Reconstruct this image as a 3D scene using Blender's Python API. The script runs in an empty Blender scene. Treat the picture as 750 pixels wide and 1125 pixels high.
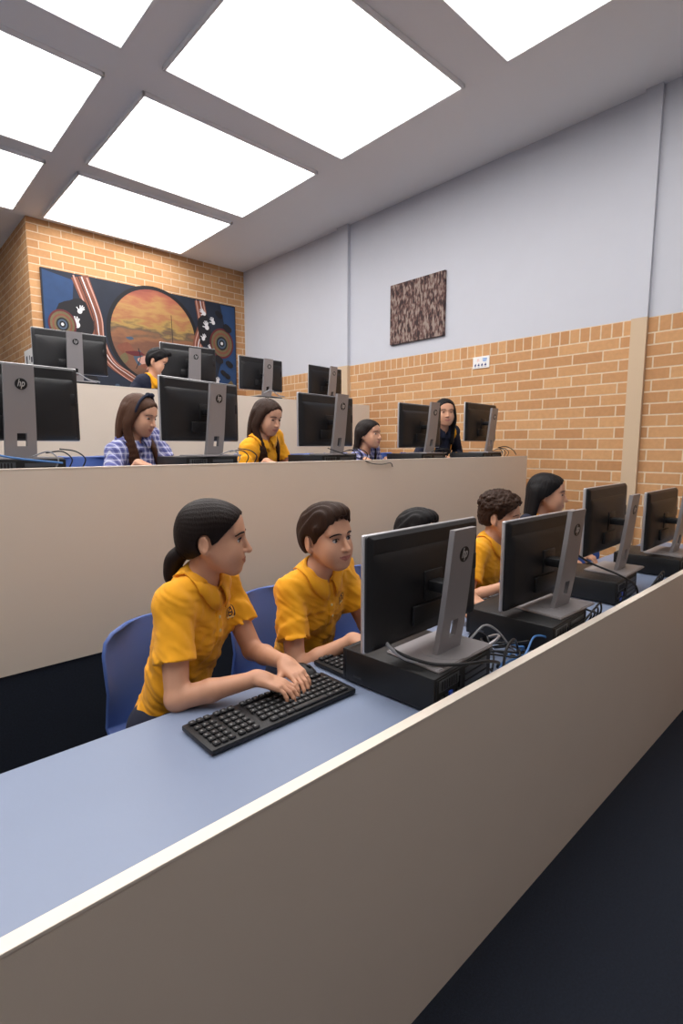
import bpy, bmesh, math, random
import numpy as np
from mathutils import Vector, Matrix
from mathutils.bvhtree import BVHTree
random.seed(5)
RNG = np.random.default_rng(7)
SC = bpy.context.scene
COL = SC.collection
PI = math.pi

# ------------------------------------------------------------------ helpers
def lin(c):
    return tuple(((v/255)/12.92 if v/255 <= .04045 else (((v/255)+.055)/1.055)**2.4) for v in c)

def mat(name, rgb, rough=.6, metal=0., bump=0., bscale=200., var=0., vscale=6., emit=None, estr=0., spec=.5, sheen=0., coat=0., stretch=None):
    m = bpy.data.materials.new(name); m.use_nodes = True
    nt = m.node_tree; b = nt.nodes['Principled BSDF']
    c = lin(rgb) + (1,)
    b.inputs['Base Color'].default_value = c
    b.inputs['Roughness'].default_value = rough
    b.inputs['Metallic'].default_value = metal
    b.inputs['Specular IOR Level'].default_value = spec
    b.inputs['Sheen Weight'].default_value = sheen
    b.inputs['Coat Weight'].default_value = coat
    tc = nt.nodes.new('ShaderNodeTexCoord')
    src = tc.outputs['Object']
    if stretch:
        mp = nt.nodes.new('ShaderNodeMapping'); mp.inputs['Scale'].default_value = stretch
        nt.links.new(src, mp.inputs['Vector']); src = mp.outputs['Vector']
    if var > 0:
        n = nt.nodes.new('ShaderNodeTexNoise'); n.inputs['Scale'].default_value = vscale; n.inputs['Detail'].default_value = 4
        nt.links.new(src, n.inputs['Vector'])
        r = nt.nodes.new('ShaderNodeMix'); r.data_type = 'RGBA'
        r.inputs['A'].default_value = tuple(x*(1-var) for x in c[:3]) + (1,)
        r.inputs['B'].default_value = tuple(min(1, x*(1+var)) for x in c[:3]) + (1,)
        nt.links.new(n.outputs['Fac'], r.inputs['Factor']); nt.links.new(r.outputs['Result'], b.inputs['Base Color'])
    if bump > 0:
        n = nt.nodes.new('ShaderNodeTexNoise'); n.inputs['Scale'].default_value = bscale; n.inputs['Detail'].default_value = 3
        nt.links.new(src, n.inputs['Vector'])
        bp = nt.nodes.new('ShaderNodeBump'); bp.inputs['Strength'].default_value = bump; bp.inputs['Distance'].default_value = .002
        nt.links.new(n.outputs['Fac'], bp.inputs['Height']); nt.links.new(bp.outputs['Normal'], b.inputs['Normal'])
    if emit:
        b.inputs['Emission Color'].default_value = lin(emit) + (1,); b.inputs['Emission Strength'].default_value = estr
    return m

def props(o, label=None, cat=None, group=None, kind=None):
    if label: o['label'] = label
    if cat: o['category'] = cat
    if group: o['group'] = group
    if kind: o['kind'] = kind
    return o

def thing(name, label, cat, loc=(0,0,0), rz=0., group=None):
    o = bpy.data.objects.new(name, None); COL.objects.link(o)
    o.location = loc; o.rotation_euler = (0,0,rz); o.empty_display_size = .05
    return props(o, label, cat, group)

def obj(name, bm, m, parent=None, smooth=None, label=None):
    me = bpy.data.meshes.new(name)
    if isinstance(bm, bmesh.types.BMesh):
        bmesh.ops.recalc_face_normals(bm, faces=bm.faces[:]) 
        bm.to_mesh(me); bm.free()
    else:
        me.from_pydata(*bm)
    for x in (m if isinstance(m, (list, tuple)) else [m]): me.materials.append(x)
    if smooth is not None:
        if smooth >= 180: me.shade_smooth()
        else:
            me.shade_smooth(); me.set_sharp_from_angle(angle=math.radians(smooth))
    o = bpy.data.objects.new(name, me); COL.objects.link(o)
    if parent is not None: o.parent = parent
    if label: o['label'] = label
    return o

def struct(name, bm, m, smooth=None):
    o = obj(name, bm, m, None, smooth); o['kind'] = 'structure'; return o

def bx(bm, c, s, M=None, bev=0., mi=0, seg=2):
    r = bmesh.ops.create_cube(bm, size=1)
    vs = r['verts']
    for v in vs: v.co = Vector((v.co.x*s[0], v.co.y*s[1], v.co.z*s[2]))
    fs = set(f for v in vs for f in v.link_faces)
    if bev > 0:
        es = list(set(e for v in vs for e in v.link_edges))
        rr = bmesh.ops.bevel(bm, geom=es, offset=bev, segments=seg, profile=.5, affect='EDGES')
        vs = list(set(rr['verts']) | set(v for v in vs if v.is_valid)); fs = set(f for v in vs for f in v.link_faces)
    for f in fs: f.material_index = mi
    T = Matrix.Translation(Vector(c))
    for v in vs:
        p = v.co.copy()
        if M is not None: p = M @ p
        v.co = p + Vector(c)
    return vs

def B(c, s, bev=0., M=None):
    bm = bmesh.new(); bx(bm, c, s, M, bev); return bm

def cyl(bm, a, b, ra, rb=None, n=20, mi=0, cap=True):
    a = Vector(a); b = Vector(b); rb = ra if rb is None else rb
    d = (b-a).normalized(); q = d.to_track_quat('Z', 'Y').to_matrix()
    A = []; Bv = []
    for i in range(n):
        t = 2*PI*i/n; u = q @ Vector((math.cos(t), math.sin(t), 0))
        A.append(bm.verts.new(a+u*ra)); Bv.append(bm.verts.new(b+u*rb))
    for i in range(n):
        f = bm.faces.new((A[i], A[(i+1)%n], Bv[(i+1)%n], Bv[i])); f.material_index = mi
    if cap:
        f = bm.faces.new(A[::-1]); f.material_index = mi
        f = bm.faces.new(Bv); f.material_index = mi

def smooth_path(pts, n=8):
    P = [np.array(p, float) for p in pts]; P = [2*P[0]-P[1]] + P + [2*P[-1]-P[-2]]
    out = []
    for i in range(1, len(P)-2):
        for k in range(n):
            t = k/n; p0, p1, p2, p3 = P[i-1:i+3]
            out.append(.5*((2*p1)+(-p0+p2)*t+(2*p0-5*p1+4*p2-p3)*t*t+(-p0+3*p1-3*p2+p3)*t**3))
    out.append(P[-2]); return out

def tube(bm, pts, r, n=8, mi=0, cr=True):
    path = [Vector(p) for p in (smooth_path(pts) if cr else pts)]
    prev = None; rings = []
    up = Vector((0,0,1))
    for i, p in enumerate(path):
        d = (path[min(i+1, len(path)-1)] - path[max(i-1, 0)])
        d = d.normalized() if d.length > 1e-9 else Vector((0,0,1))
        if prev is None:
            s = d.cross(up)
            if s.length < .1: s = d.cross(Vector((1,0,0)))
            s.normalize()
        else:
            s = (prev - d*prev.dot(d)).normalized()
        prev = s; t = d.cross(s)
        rr = r[min(i, len(r)-1)] if isinstance(r, (list, tuple)) else r
        rings.append([bm.verts.new(p + (s*math.cos(2*PI*k/n) + t*math.sin(2*PI*k/n))*rr) for k in range(n)])
    for a, b in zip(rings, rings[1:]):
        for k in range(n):
            f = bm.faces.new((a[k], a[(k+1)%n], b[(k+1)%n], b[k])); f.material_index = mi
    for q, rev in ((rings[0], True), (rings[-1], False)):
        f = bm.faces.new(q[::-1] if rev else q); f.material_index = mi

def text_bm(txt, size, shear=0., depth=.0006):
    cu = bpy.data.curves.new('lettering', 'FONT'); cu.body = txt; cu.size = size; cu.shear = shear
    cu.extrude = depth; cu.align_x = 'CENTER'; cu.align_y = 'CENTER'; cu.resolution_u = 3
    cu.offset = size*.012
    o = bpy.data.objects.new('lettering', cu); COL.objects.link(o)
    dg = bpy.context.evaluated_depsgraph_get(); me = bpy.data.meshes.new_from_object(o.evaluated_get(dg))
    bm = bmesh.new(); bm.from_mesh(me)
    bpy.data.objects.remove(o); bpy.data.curves.remove(cu); bpy.data.meshes.remove(me)
    return bm

def xform(bm, M):
    for v in bm.verts: v.co = M @ v.co
    return bm

# ------------------------------------------------------------------ signed distance bodies
class Field:
    def __init__(s, lo, hi, h):
        s.h = h; s.lo = np.array(lo, float)
        n = np.ceil((np.array(hi)-s.lo)/h).astype(int)+1
        s.n = n; s.F = np.full(tuple(n), .06, np.float32)
        s.ax = [(s.lo[i]+np.arange(n[i])*h).astype(np.float32) for i in range(3)]
    def sl(s, lo, hi):
        a = np.clip(np.floor((np.array(lo)-s.lo)/s.h).astype(int), 0, s.n); b = np.clip(np.ceil((np.array(hi)-s.lo)/s.h).astype(int)+1, 0, s.n)
        S = tuple(slice(a[i], b[i]) for i in range(3))
        X = s.ax[0][S[0]][:,None,None]; Y = s.ax[1][S[1]][None,:,None]; Z = s.ax[2][S[2]][None,None,:]
        return S, X, Y, Z
    def comb(s, S, d, k, op):
        a = s.F[S]
        if a.size == 0: return
        if op == '+':
            h = np.maximum(k-np.abs(a-d), 0)/max(k, 1e-6); s.F[S] = np.minimum(a, d) - h*h*k*.25
        elif op == '-':
            d = -d; h = np.maximum(k-np.abs(a-d), 0)/max(k, 1e-6); s.F[S] = np.maximum(a, d) + h*h*k*.25
        elif op == '&':
            s.F[S] = np.maximum(a, d)
    def ell(s, c, r, R=None, k=.01, op='+', cut=None):
        c = np.array(c, float); r = np.array(r, float); m = r.max()+k+3*s.h
        S, X, Y, Z = s.sl(c-m, c+m)
        X = X-c[0]; Y = Y-c[1]; Z = Z-c[2]
        if R is not None:
            x = X*R[0,0]+Y*R[1,0]+Z*R[2,0]; y = X*R[0,1]+Y*R[1,1]+Z*R[2,1]; z = X*R[0,2]+Y*R[1,2]+Z*R[2,2]
        else: x, y, z = X, Y, Z
        k0 = np.sqrt((x/r[0])**2+(y/r[1])**2+(z/r[2])**2); k1 = np.sqrt((x/r[0]**2)**2+(y/r[1]**2)**2+(z/r[2]**2)**2)
        d = k0*(k0-1)/np.maximum(k1, 1e-4)
        s.comb(S, d.astype(np.float32), k, op)
    def cone(s, a, b, ra, rb, k=.01, op='+', cut=None):
        a = np.array(a, float); b = np.array(b, float); m = max(ra, rb)+k+3*s.h
        S, X, Y, Z = s.sl(np.minimum(a, b)-m, np.maximum(a, b)+m)
        ab = b-a; L2 = max(ab@ab, 1e-9)
        t = np.clip(((X-a[0])*ab[0]+(Y-a[1])*ab[1]+(Z-a[2])*ab[2])/L2, 0, 1)
        d = np.sqrt((X-a[0]-t*ab[0])**2+(Y-a[1]-t*ab[1])**2+(Z-a[2]-t*ab[2])**2) - (ra+(rb-ra)*t)
        if cut is not None:      # plane (point, normal): keep the side against the normal
            p, nn = cut; d = np.maximum(d, (X-p[0])*nn[0]+(Y-p[1])*nn[1]+(Z-p[2])*nn[2])
        s.comb(S, d.astype(np.float32), k, op)
    def box(s, c, hs, R, rad, k=.008, op='+'):
        c = np.array(c, float); m = max(hs)*1.8+k+rad+3*s.h
        S, X, Y, Z = s.sl(c-m, c+m)
        X = X-c[0]; Y = Y-c[1]; Z = Z-c[2]
        q = [np.abs(X*R[0,i]+Y*R[1,i]+Z*R[2,i])-hs[i]+rad for i in range(3)]
        d = np.sqrt(sum(np.maximum(v, 0)**2 for v in q)) + np.minimum(np.maximum(np.maximum(q[0], q[1]), q[2]), 0) - rad
        s.comb(S, d.astype(np.float32), k, op)
    def func(s, lo, hi, fn):
        S, X, Y, Z = s.sl(lo, hi); s.F[S] = fn(s.F[S], X, Y, Z)
    def mesh(s):
        F = s.F; F[0] = F[-1] = .05; F[:,0] = F[:,-1] = .05; F[:,:,0] = F[:,:,-1] = .05
        ins = F < 0
        n = np.array(F.shape)-1
        cnt = np.zeros(tuple(n), np.int8)
        for dx in (0,1):
            for dy in (0,1):
                for dz in (0,1): cnt += ins[dx:dx+n[0], dy:dy+n[1], dz:dz+n[2]]
        act = np.argwhere((cnt > 0) & (cnt < 8))
        idx = np.full(tuple(n), -1, np.int32); idx[act[:,0], act[:,1], act[:,2]] = np.arange(len(act))
        acc = np.zeros((len(act), 3)); num = np.zeros(len(act))
        I, J, K = act.T
        for ax in range(3):
            o1, o2 = [a for a in range(3) if a != ax]
            for u in (0,1):
                for v in (0,1):
                    off = [0,0,0]; off[o1] = u; off[o2] = v; off2 = list(off); off2[ax] = 1
                    f0 = F[I+off[0], J+off[1], K+off[2]]; f1 = F[I+off2[0], J+off2[1], K+off2[2]]
                    m = (f0 < 0) != (f1 < 0)
                    t = np.where(m, f0/np.where(m, f0-f1, 1), 0)
                    p = np.tile(np.array(off, float), (len(act), 1)); p[:,ax] += t
                    acc += p*m[:,None]; num += m
        V = (act + acc/num[:,None])*s.h + s.lo
        Q = []
        for ax in range(3):
            o1, o2 = [(1,2),(2,0),(0,1)][ax]
            sl0 = [slice(None)]*3; sl1 = [slice(None)]*3; sl0[ax] = slice(0,-1); sl1[ax] = slice(1,None)
            a = ins[tuple(sl0)]; b = ins[tuple(sl1)]
            for flip, mm in ((False, a & ~b), (True, ~a & b)):
                e = np.argwhere(mm)
                e = e[(e[:,o1] > 0) & (e[:,o2] > 0) & (e[:,o1] < n[o1]) & (e[:,o2] < n[o2])]
                if len(e) == 0: continue
                def cell(d1, d2):
                    c = e.copy(); c[:,o1] -= d1; c[:,o2] -= d2; return idx[c[:,0], c[:,1], c[:,2]]
                q = np.stack([cell(1,1), cell(0,1), cell(0,0), cell(1,0)], 1)
                Q.append(q[:, ::-1] if flip else q)
        Q = np.concatenate(Q); Q = Q[(Q >= 0).all(1)]
        # one relaxing pass keeps voxel steps out of the silhouette
        for _ in range(2):
            A = np.zeros_like(V); c = np.zeros(len(V))
            for i in range(4):
                np.add.at(A, Q[:,i], V[Q[:,(i+1)%4]]); np.add.at(A, Q[:,i], V[Q[:,(i+3)%4]]); np.add.at(c, Q[:,i], 2)
            V = V*.55 + .45*A/np.maximum(c, 1)[:,None]
        return V, Q

def field_obj(name, F, mats, parent, origin, midx=None):
    V, Q = F.mesh()
    me = bpy.data.meshes.new(name)
    me.vertices.add(len(V)); me.vertices.foreach_set('co', (V-np.array(origin)).astype(np.float32).ravel())
    me.loops.add(Q.size); me.loops.foreach_set('vertex_index', Q.ravel().astype(np.int32))
    me.polygons.add(len(Q)); me.polygons.foreach_set('loop_start', (np.arange(len(Q))*4).astype(np.int32))
    for m in (mats if isinstance(mats, (list, tuple)) else [mats]): me.materials.append(m)
    if midx is not None:
        C = V[Q].mean(1); me.polygons.foreach_set('material_index', midx(C).astype(np.int32))
    me.update(calc_edges=True); me.validate(); me.shade_smooth()
    o = bpy.data.objects.new(name, me); COL.objects.link(o); o.parent = parent
    return o, V, Q

def n3(X, Y, Z, f, seed=0.):
    return (np.sin(X*f+seed+1.7*np.sin(Y*f*.8+seed))*np.sin(Y*f*1.1+seed*2+1.3*np.sin(Z*f*.9))*np.sin(Z*f*.95+seed*3+1.9*np.sin(X*f*.7)))
# ------------------------------------------------------------------ people
def Rz(a): c, s = math.cos(a), math.sin(a); return np.array([[c,-s,0],[s,c,0],[0,0,1]])
def Rx(a): c, s = math.cos(a), math.sin(a); return np.array([[1,0,0],[0,c,-s],[0,s,c]])
def Ry(a): c, s = math.cos(a), math.sin(a); return np.array([[c,0,s],[0,1,0],[-s,0,c]])
def nrm(v): v = np.array(v, float); return v/np.linalg.norm(v)

def elbow(S, W, l1, l2, pole):
    d = W-S; L = np.linalg.norm(d); 
    if L > .985*(l1+l2): k = L/(.985*(l1+l2)); l1 *= k; l2 *= k
    a = (l1*l1-l2*l2+L*L)/(2*L); h = math.sqrt(max(l1*l1-a*a, 0)); u = d/L
    p = pole - u*(pole@u); p = nrm(p)
    return S+u*a+p*h

def hand_prims(F, W, f, n, th, s, curls, k=.006, spread=.10, fingerh=1.):
    """palm, four fingers and a thumb; f forward, n back of the hand, th towards the thumb"""
    f = nrm(f); n = nrm(n-f*(n@f)); t = nrm(np.cross(n, f)); t = t if t@th > 0 else -t
    R = np.stack([f, t, n], 1)
    F.cone(W-f*.01, W+f*.02*s, .0185*s, .020*s, k=.015)
    F.box(W+f*.042*s, (.038*s, .033*s, .0115*s), R, .010*s, k=.016)
    F.cone(W+f*.012*s+t*.014*s-n*.003, W+f*.04*s+t*.026*s-n*.006, .013*s, .012*s, k=.012)
    L = [.060, .068, .064, .050]; off = [.0245, .0085, -.0075, -.0235]; base = [.078, .081, .078, .071]
    for i in range(4):
        p = W+f*base[i]*s+t*off[i]*s+n*.001
        ang = spread*(1.2-i*.8); d0 = nrm(f*math.cos(ang)+t*math.sin(ang)); c = 0
        r = (.0082, .0079, .0079, .0072)[i]*s*fingerh
        prev = W+f*(base[i]-.035)*s+t*off[i]*.85*s
        F.cone(prev, p, r*1.05, r*1.08, k=.006)
        for j, fr in enumerate((.46, .30, .24)):
            c += curls[j] + (.03*i if j == 0 else 0)
            q = p + (d0*math.cos(c)-n*math.sin(c))*L[i]*fr*s
            F.cone(p, q, r, r*.93, k=.0025); p = q; r *= .93
    p = W+f*.022*s+t*.028*s-n*.006
    d1 = nrm(f*.72+t*.66-n*.25); q = p+d1*.032*s; F.cone(p, q, .0105*s, .0092*s, k=.008)
    d2 = nrm(f*.92+t*.25-n*.30); q2 = q+d2*.026*s; F.cone(q, q2, .0090*s, .0078*s, k=.003)

def person(name, label, head, ha, hp, hr, hip, ta, hands, floor_z, hair, top, M, group=None, vox=.006, s=1., fine=False, collar=True, legs=True, build=1., curls=(.45,.55,.35), hair_up=0., neck_fwd=0.):
    ha, hp, hr, ta = [math.radians(v) for v in (ha, hp, hr, ta)]
    H = Rz(ha) @ Rx(hp) @ Ry(hr); C = np.array(head, float); hip = np.array(hip, float)
    hd = lambda x, y, z: C + H @ (np.array([x, y, z])*s)
    T3 = Rz(ta)
    neck0 = hd(0, .022, -.065)
    Cb = C + Rz(ha*.5+ta*.5) @ np.array([0, .03-neck_fwd, 0])
    T = Cb + np.array([0,0,-.168*s]) + T3 @ np.array([0, .025, 0])
    u = nrm(T-hip); r = nrm(np.cross(T3 @ np.array([0,-1,0]), u)); f = nrm(np.cross(u, r))   # r: to the person's right
    l = -r
    TR = np.stack([l, -f, u], 1)                    # torso frame x=left, y=back, z=up
    L = np.linalg.norm(T-hip)
    tp = lambda x, y, z: hip + TR @ np.array([x, y, z])
    b = build*s
    sh = {+1: T + l*.128*b + u*.004, -1: T - l*.128*b + u*.004}
    g = floor_z
    allp = [hip-.2, hip+.2, C-.16*s, C+.16*s]
    wr = {}
    for sd, (wx, wy, wz, fa, pit) in hands.items(): wr[sd] = np.array([wx, wy, wz]); allp += [wr[sd]-.13, wr[sd]+.13]
    lo = np.min(allp, 0); hi = np.max(allp, 0)
    el = {}
    for sd in wr:
        pole = np.array([0,0,-1.]) + l*sd*.55 - f*.35
        el[sd] = elbow(sh[sd], wr[sd], .245*s, .215*s, pole); allp += [el[sd]-.06, el[sd]+.06]
    knee = {sd: hip + T3 @ np.array([.085*sd, -.38*s, .01]) for sd in (1,-1)}
    for sd in knee: allp += [knee[sd]-.08, knee[sd]+.08]
    foot = {sd: np.array([knee[sd][0], knee[sd][1], g+.075]) + T3 @ np.array([0, .03, 0]) for sd in (1,-1)}
    lo = np.min(allp, 0)-.03; hi = np.max(allp, 0)+.03
    lo[2] = g+.02 if legs else hip[2]-.12
    root = thing(name, label, 'person', (hip[0], hip[1], g), 0, group)
    O = np.array([hip[0], hip[1], g])
    # ---- body: one continuous skin
    F = Field(lo, hi, vox)
    def torso(F, inf, k=.04):
        F.ell(tp(0, .0, .02), ((.120+inf)*b, (.090+inf)*b, .088*s), TR, k)
        F.ell(tp(0, .0, .36*L), ((.104+inf)*b, (.078+inf)*b, .17*s), TR, k)
        F.ell(tp(0, -.004, .72*L), ((.122+inf)*b, (.080+inf)*b, .135*s), TR, k)
        F.cone(T-l*.085*b-u*.012, T+l*.085*b-u*.012, (.050+inf)*s, (.050+inf)*s, k)
        for sd in (1,-1):
            F.cone(neck0*.35+T*.65+u*.012, sh[sd]-u*.0+u*.008, (.030+inf*.6)*s, (.036+inf)*s, .03)
    torso(F, 0)
    F.cone(neck0, T+u*.02+f*.0, .0415*s, .047*s, .025)
    for sd in wr:
        E = el[sd]; W = wr[sd]
        F.cone(sh[sd], E, .040*b, .031*b, .025); F.cone(E, E*.6+W*.4, .031*b, .029*b, .012); F.cone(E*.6+W*.4, W, .029*b, .0195*s, .012)
        fa, pit = math.radians(hands[sd][3]), math.radians(hands[sd][4])
        fd = Rz(fa) @ np.array([0, -math.cos(pit), -math.sin(pit)]); nn = Rz(fa) @ np.array([0, -math.sin(pit), math.cos(pit)])
        thd = Rz(fa) @ np.array([-sd, 0, -.25])
        hand_prims(F, W, fd, nn+thd*.0, thd, .86*s, curls)
    if legs:
        for sd in (1,-1):
            F.cone(hip+T3@np.array([.07*sd, 0, 0]), knee[sd], .070*b, .050*s, .03); F.cone(knee[sd], foot[sd], .047*s, .030*s, .02)
    # head
    e = lambda c, rr, k=.01, op='+', R=H: F.ell(hd(*c), np.array(rr)*s, R, k*s, op)
    e((0,.016,.028), (.0715,.086,.074), .02); e((0,-.022,-.012), (.0600,.060,.075), .02)
    e((0,-.040,-.062), (.040,.040,.036), .03); e((0,-.068,-.090), (.017,.015,.014), .022)
    for q in (1,-1):
        F.cone(hd(.052*q,.004,-.035), hd(.022*q,-.060,-.088), .0125*s, .0125*s, .028*s)
        e((.032*q,-.056,-.032), (.025,.023,.028), .026); e((.024*q,-.050,-.056), (.022,.024,.025), .028)
        F.cone(hd(.010*q,-.080,.021), hd(.044*q,-.065,.023), .0060*s, .0065*s, .014*s)
    e((0,-.058,.044), (.048,.022,.030), .025)
    for q in (1,-1): e((.031*q,-.090,.002), (.0165,.014,.0115), .010, '-')
    for q in (1,-1): e((.0305*q,-.0655,.001), (.0150,.0145,.0140), .003)
    if fine:
        for q in (1,-1): e((.0305*q,-.079,.0005), (.0142,.012,.0072), .001, '-')
    F.cone(hd(0,-.080,.010), hd(0,-.1015,-.030), .0065*s, .0090*s, .012*s)
    e((0,-.1005,-.032), (.0098,.0100,.0085), .006)
    for q in (1,-1): e((.0105*q,-.0885,-.034), (.0065,.008,.006), .005)
    e((0,-.074,-.060), (.026,.018,.018), .012)
    for q in (1,-1):
        F.cone(hd(.0265*q,-.0755,-.0545), hd(.006*q,-.0895,-.0555), .0018*s, .0038*s, .004*s)
        F.cone(hd(.0225*q,-.0780,-.0580), hd(0,-.0880,-.0648), .0022*s, .0048*s, .004*s)
    for q in (1,-1): F.cone(hd(.0285*q,-.0795,-.0555), hd(0,-.0960,-.0603), .0014*s, .0016*s, .0015*s, '-')
    for q in (1,-1):
        ER = H @ Rz(.35*q) @ Rx(-.12)
        F.ell(hd(.0745*q,.016,-.012), (.0070*s,.0170*s,.0270*s), ER, .006*s)
        F.ell(hd(.0815*q,.013,-.009), (.0050*s,.0115*s,.0200*s), ER, .004*s, '-')
        F.ell(hd(.072*q,.008,-.036), (.006*s,.010*s,.010*s), ER, .006*s)
    def mi(Cn):
        q = ((Cn - C) @ H)/s
        xx = q[:,0]/.0275
        lip = (np.abs(xx) < 1) & (q[:,1] < -.073) & (q[:,2] < -.0522-.0018*xx**2) & (q[:,2] > -.0697+.0135*xx**2)
        return lip.astype(int)
    skin, V, Q = field_obj('body', F, [M['skin'], M['lip']], root, O, mi)
    # eyes and brows
    for q in (1,-1):
        bm = bmesh.new(); bmesh.ops.create_uvsphere(bm, u_segments=20, v_segments=14, radius=(.0131 if fine else .0178)*s)
        fwd = nrm(H @ np.array([0,-1.,-.05]))
        for fc in bm.faces:
            cc = np.array(fc.calc_center_median().normalized()); dd = cc@fwd
            fc.material_index = 2 if dd > (.955 if fine else .9) else (1 if dd > (.875 if fine else .5) else 0)
        if not fine:     # far faces: only the almond of the eye shows through the lids
            Mx = Matrix([[float(v) for v in row] for row in H])
            for v in bm.verts:
                p = Mx.transposed() @ v.co; p.z *= .34; p.x *= .80; p.y *= 1.0; v.co = Mx @ p
        for v in bm.verts: v.co = v.co + Vector(hd(.0305*q, -.0655, .0005)-O)
        obj('eye', bm, [M['white_eye'], M['iris'], M['pupil']], root, 180)
        bm = bmesh.new()
        tube(bm, [hd(.013*q,-.0865,.0205)-O, hd(.027*q,-.0855,.0235)-O, hd(.042*q,-.0765,.0205)-O, hd(.050*q,-.066,.014)-O], [v*s*(1 if fine else .7) for v in [.0018]*4+[.0026]*16+[.0022]*4+[.0014]*4], 6)
        obj('eyebrow', bm, M['hair'], root, 180)
        if fine:
            bm = bmesh.new()
            tube(bm, [hd(.0175*q,-.0780,.0020)-O, hd(.024*q,-.0803,.0069)-O, hd(.033*q,-.0798,.0078)-O, hd(.0440*q,-.0730,.0032)-O], .0013*s, 6)
            obj('eyelash', bm, M['hair'], root, 180)
    # ---- hair
    hlo = hd(0,0,0)-.2*s; hhi = hd(0,0,0)+.2*s
    style = hair['style']; hv = min(vox, .005) if not fine else .003
    if style == 'long': hlo[2] -= .26*s; hlo[:2] -= .06; hhi[:2] += .06
    if style == 'ponytail': hlo = hlo-.1
    G = Field(hlo, hhi, hv)
    G.ell(hd(0,.018,.030), (.0785*s,.0925*s,.0815*s+hair_up), H, .01); G.ell(hd(0,.035,-.012), (.0735*s,.0720*s,.070*s), H, .03); G.ell(hd(0,-.018,.046), (.0685*s,.0715*s,.054*s), H, .02)
    if style == 'long':
        for q in (1,-1): G.ell(hd(.060*q,.020,-.015), (.026*s,.048*s,.060*s), H, .02)
    if style == 'short':
        G.ell(hd(0,-.020,.085), (.052*s,.062*s,.034*s), H, .03); G.ell(hd(.012,-.052,.090), (.036*s,.032*s,.022*s), H, .02)
    if style == 'curly':
        G.ell(hd(0,.01,.062), (.083*s,.096*s,.064*s), H, .03)
        for i in range(230):
            th = RNG.uniform(0, 2*PI); z = RNG.uniform(-.25, 1); rr = math.sqrt(max(1-z*z, 0))
            p = np.array([.084*rr*math.cos(th), .012+.098*rr*math.sin(th), .055+.070*z])
            if p[1] < -.055 and p[2] < .055: continue
            G.ell(hd(*p), np.array([.0115,.0115,.0105])*s*RNG.uniform(.7, 1.25), H, .004)
    # hairline
    def carve(a, X, Y, Z):
        x = ((X-C[0])*H[0,0]+(Y-C[1])*H[1,0]+(Z-C[2])*H[2,0])/s
        y = ((X-C[0])*H[0,1]+(Y-C[1])*H[1,1]+(Z-C[2])*H[2,1])/s
        z = ((X-C[0])*H[0,2]+(Y-C[1])*H[1,2]+(Z-C[2])*H[2,2])/s
        top = hair.get('line', .060)
        yl = np.interp(z, [-.10,-.062,-.045,-.020,-.005,.025,.045,top,top+.018,top+.03], [.075,.060,.030,.004,-.018,-.042,-.060,-.079,-.090,-.14])
        yl = yl + np.where(z > .03, np.clip(.012-np.abs(x)*.2, 0, .012), 0)
        d = (yl - y)*.8
        if style != 'long': d = np.maximum(d, (hair.get('nape', -.075) - z))
        # leave the ear free
        ear = .030 - np.sqrt((np.abs(x)-.086)**2*1.0+(y-.014)**2*1.6+(z+.014)**2*.75)
        if hair.get('ear', True): d = np.maximum(d, ear)
        a = np.maximum(a, d*s)
        ang = np.arctan2(x, y)*9 + z*60
        if style == 'long': a = a + (.0016*np.sin(np.arctan2(x, y-.02)*34+3*np.sin(z*22))+.0012*n3(x, y, z*.15, 120., 2.))*s
        elif style == 'curly': a = a + .0038*s*n3(x, y, z, 230.) + .002*s*n3(x, z, y, 420., 3.)
        elif style == 'short': a = a + .0026*s*np.sin(x*300+2*np.sin(y*50)+y*60)*np.clip((z+.02)*20, .3, 1)
        else: a = a + .00045*s*np.sin(np.arctan2(x, z-.02)*34+2.0*np.sin(y*40))
        return a
    G.func(hlo, hhi, carve)
    if style in ('long',):
        # curtains of hair falling past the shoulders
        def lock(pts, r0, r1):
            P = smooth_path(pts, 5)
            for i in range(len(P)-1):
                a = r0+(r1-r0)*i/len(P); G.cone(P[i], P[i+1], a*s, a*s, .010)
        nb = hair.get('back', 7)
        down = np.array([0,0,-1.])
        for i in range(nb):
            a = -1.25+2.5*i/(nb-1)
            p0 = hd(.066*math.sin(a), .028+.055*math.cos(a), .02); p1 = hd(.074*math.sin(a), .030+.060*math.cos(a), -.055)
            p2 = p1 + down*.09*s + TR @ np.array([.012*math.sin(a), .012, 0]); p3 = p2 + down*hair.get('len', .10)*s + TR@np.array([0,.005,0])
            lock([p0, p1, p2, p3], .022, .010)
        for sd in hair.get('front', (1,-1)):
            for j in range(3):
                yy = .012*j
                p0 = hd(.062*sd, -.020+yy, .035); p1 = hd(.078*sd, -.012+yy, -.03)
                p2 = hd(.080*sd, -.014+yy, -.085) ; p3 = T + l*sd*(.058+.014*j)*s + f*(.085-.012*j)*s + u*(-.02); p4 = p3 - u*hair.get('flen', .13)*s + f*.008
                lock([p0, p1, p2, p3, p4], .0165, .008)
    if style == 'ponytail':
        P = smooth_path([hd(0,.080,-.045), hd(0,.100,-.060), hd(0,.112,-.082), hd(.0,.113,-.115), hd(0,.108,-.150)], 5)
        for i in range(len(P)-1):
            t = i/len(P); rr = .011+.010*math.sin(min(1, t*1.6+.15)*PI*.62) if t < .8 else .020*(1.25-t)
            G.cone(P[i], P[i+1], rr*s, rr*s, .012)
    ho, _, _ = field_obj('hair', G, M['hair_'+hair.get('col', 'dark')], root, O)
    if style == 'ponytail':
        bm = bmesh.new(); q0 = hd(0,.092,-.054); 
        nn = nrm(H @ np.array([0,.8,-.45])); cyl(bm, q0-nn*.006-O, q0+nn*.006-O, .0165*s, None, 20); obj('hair_tie', bm, M['black_cloth'], root, 40)
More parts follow.
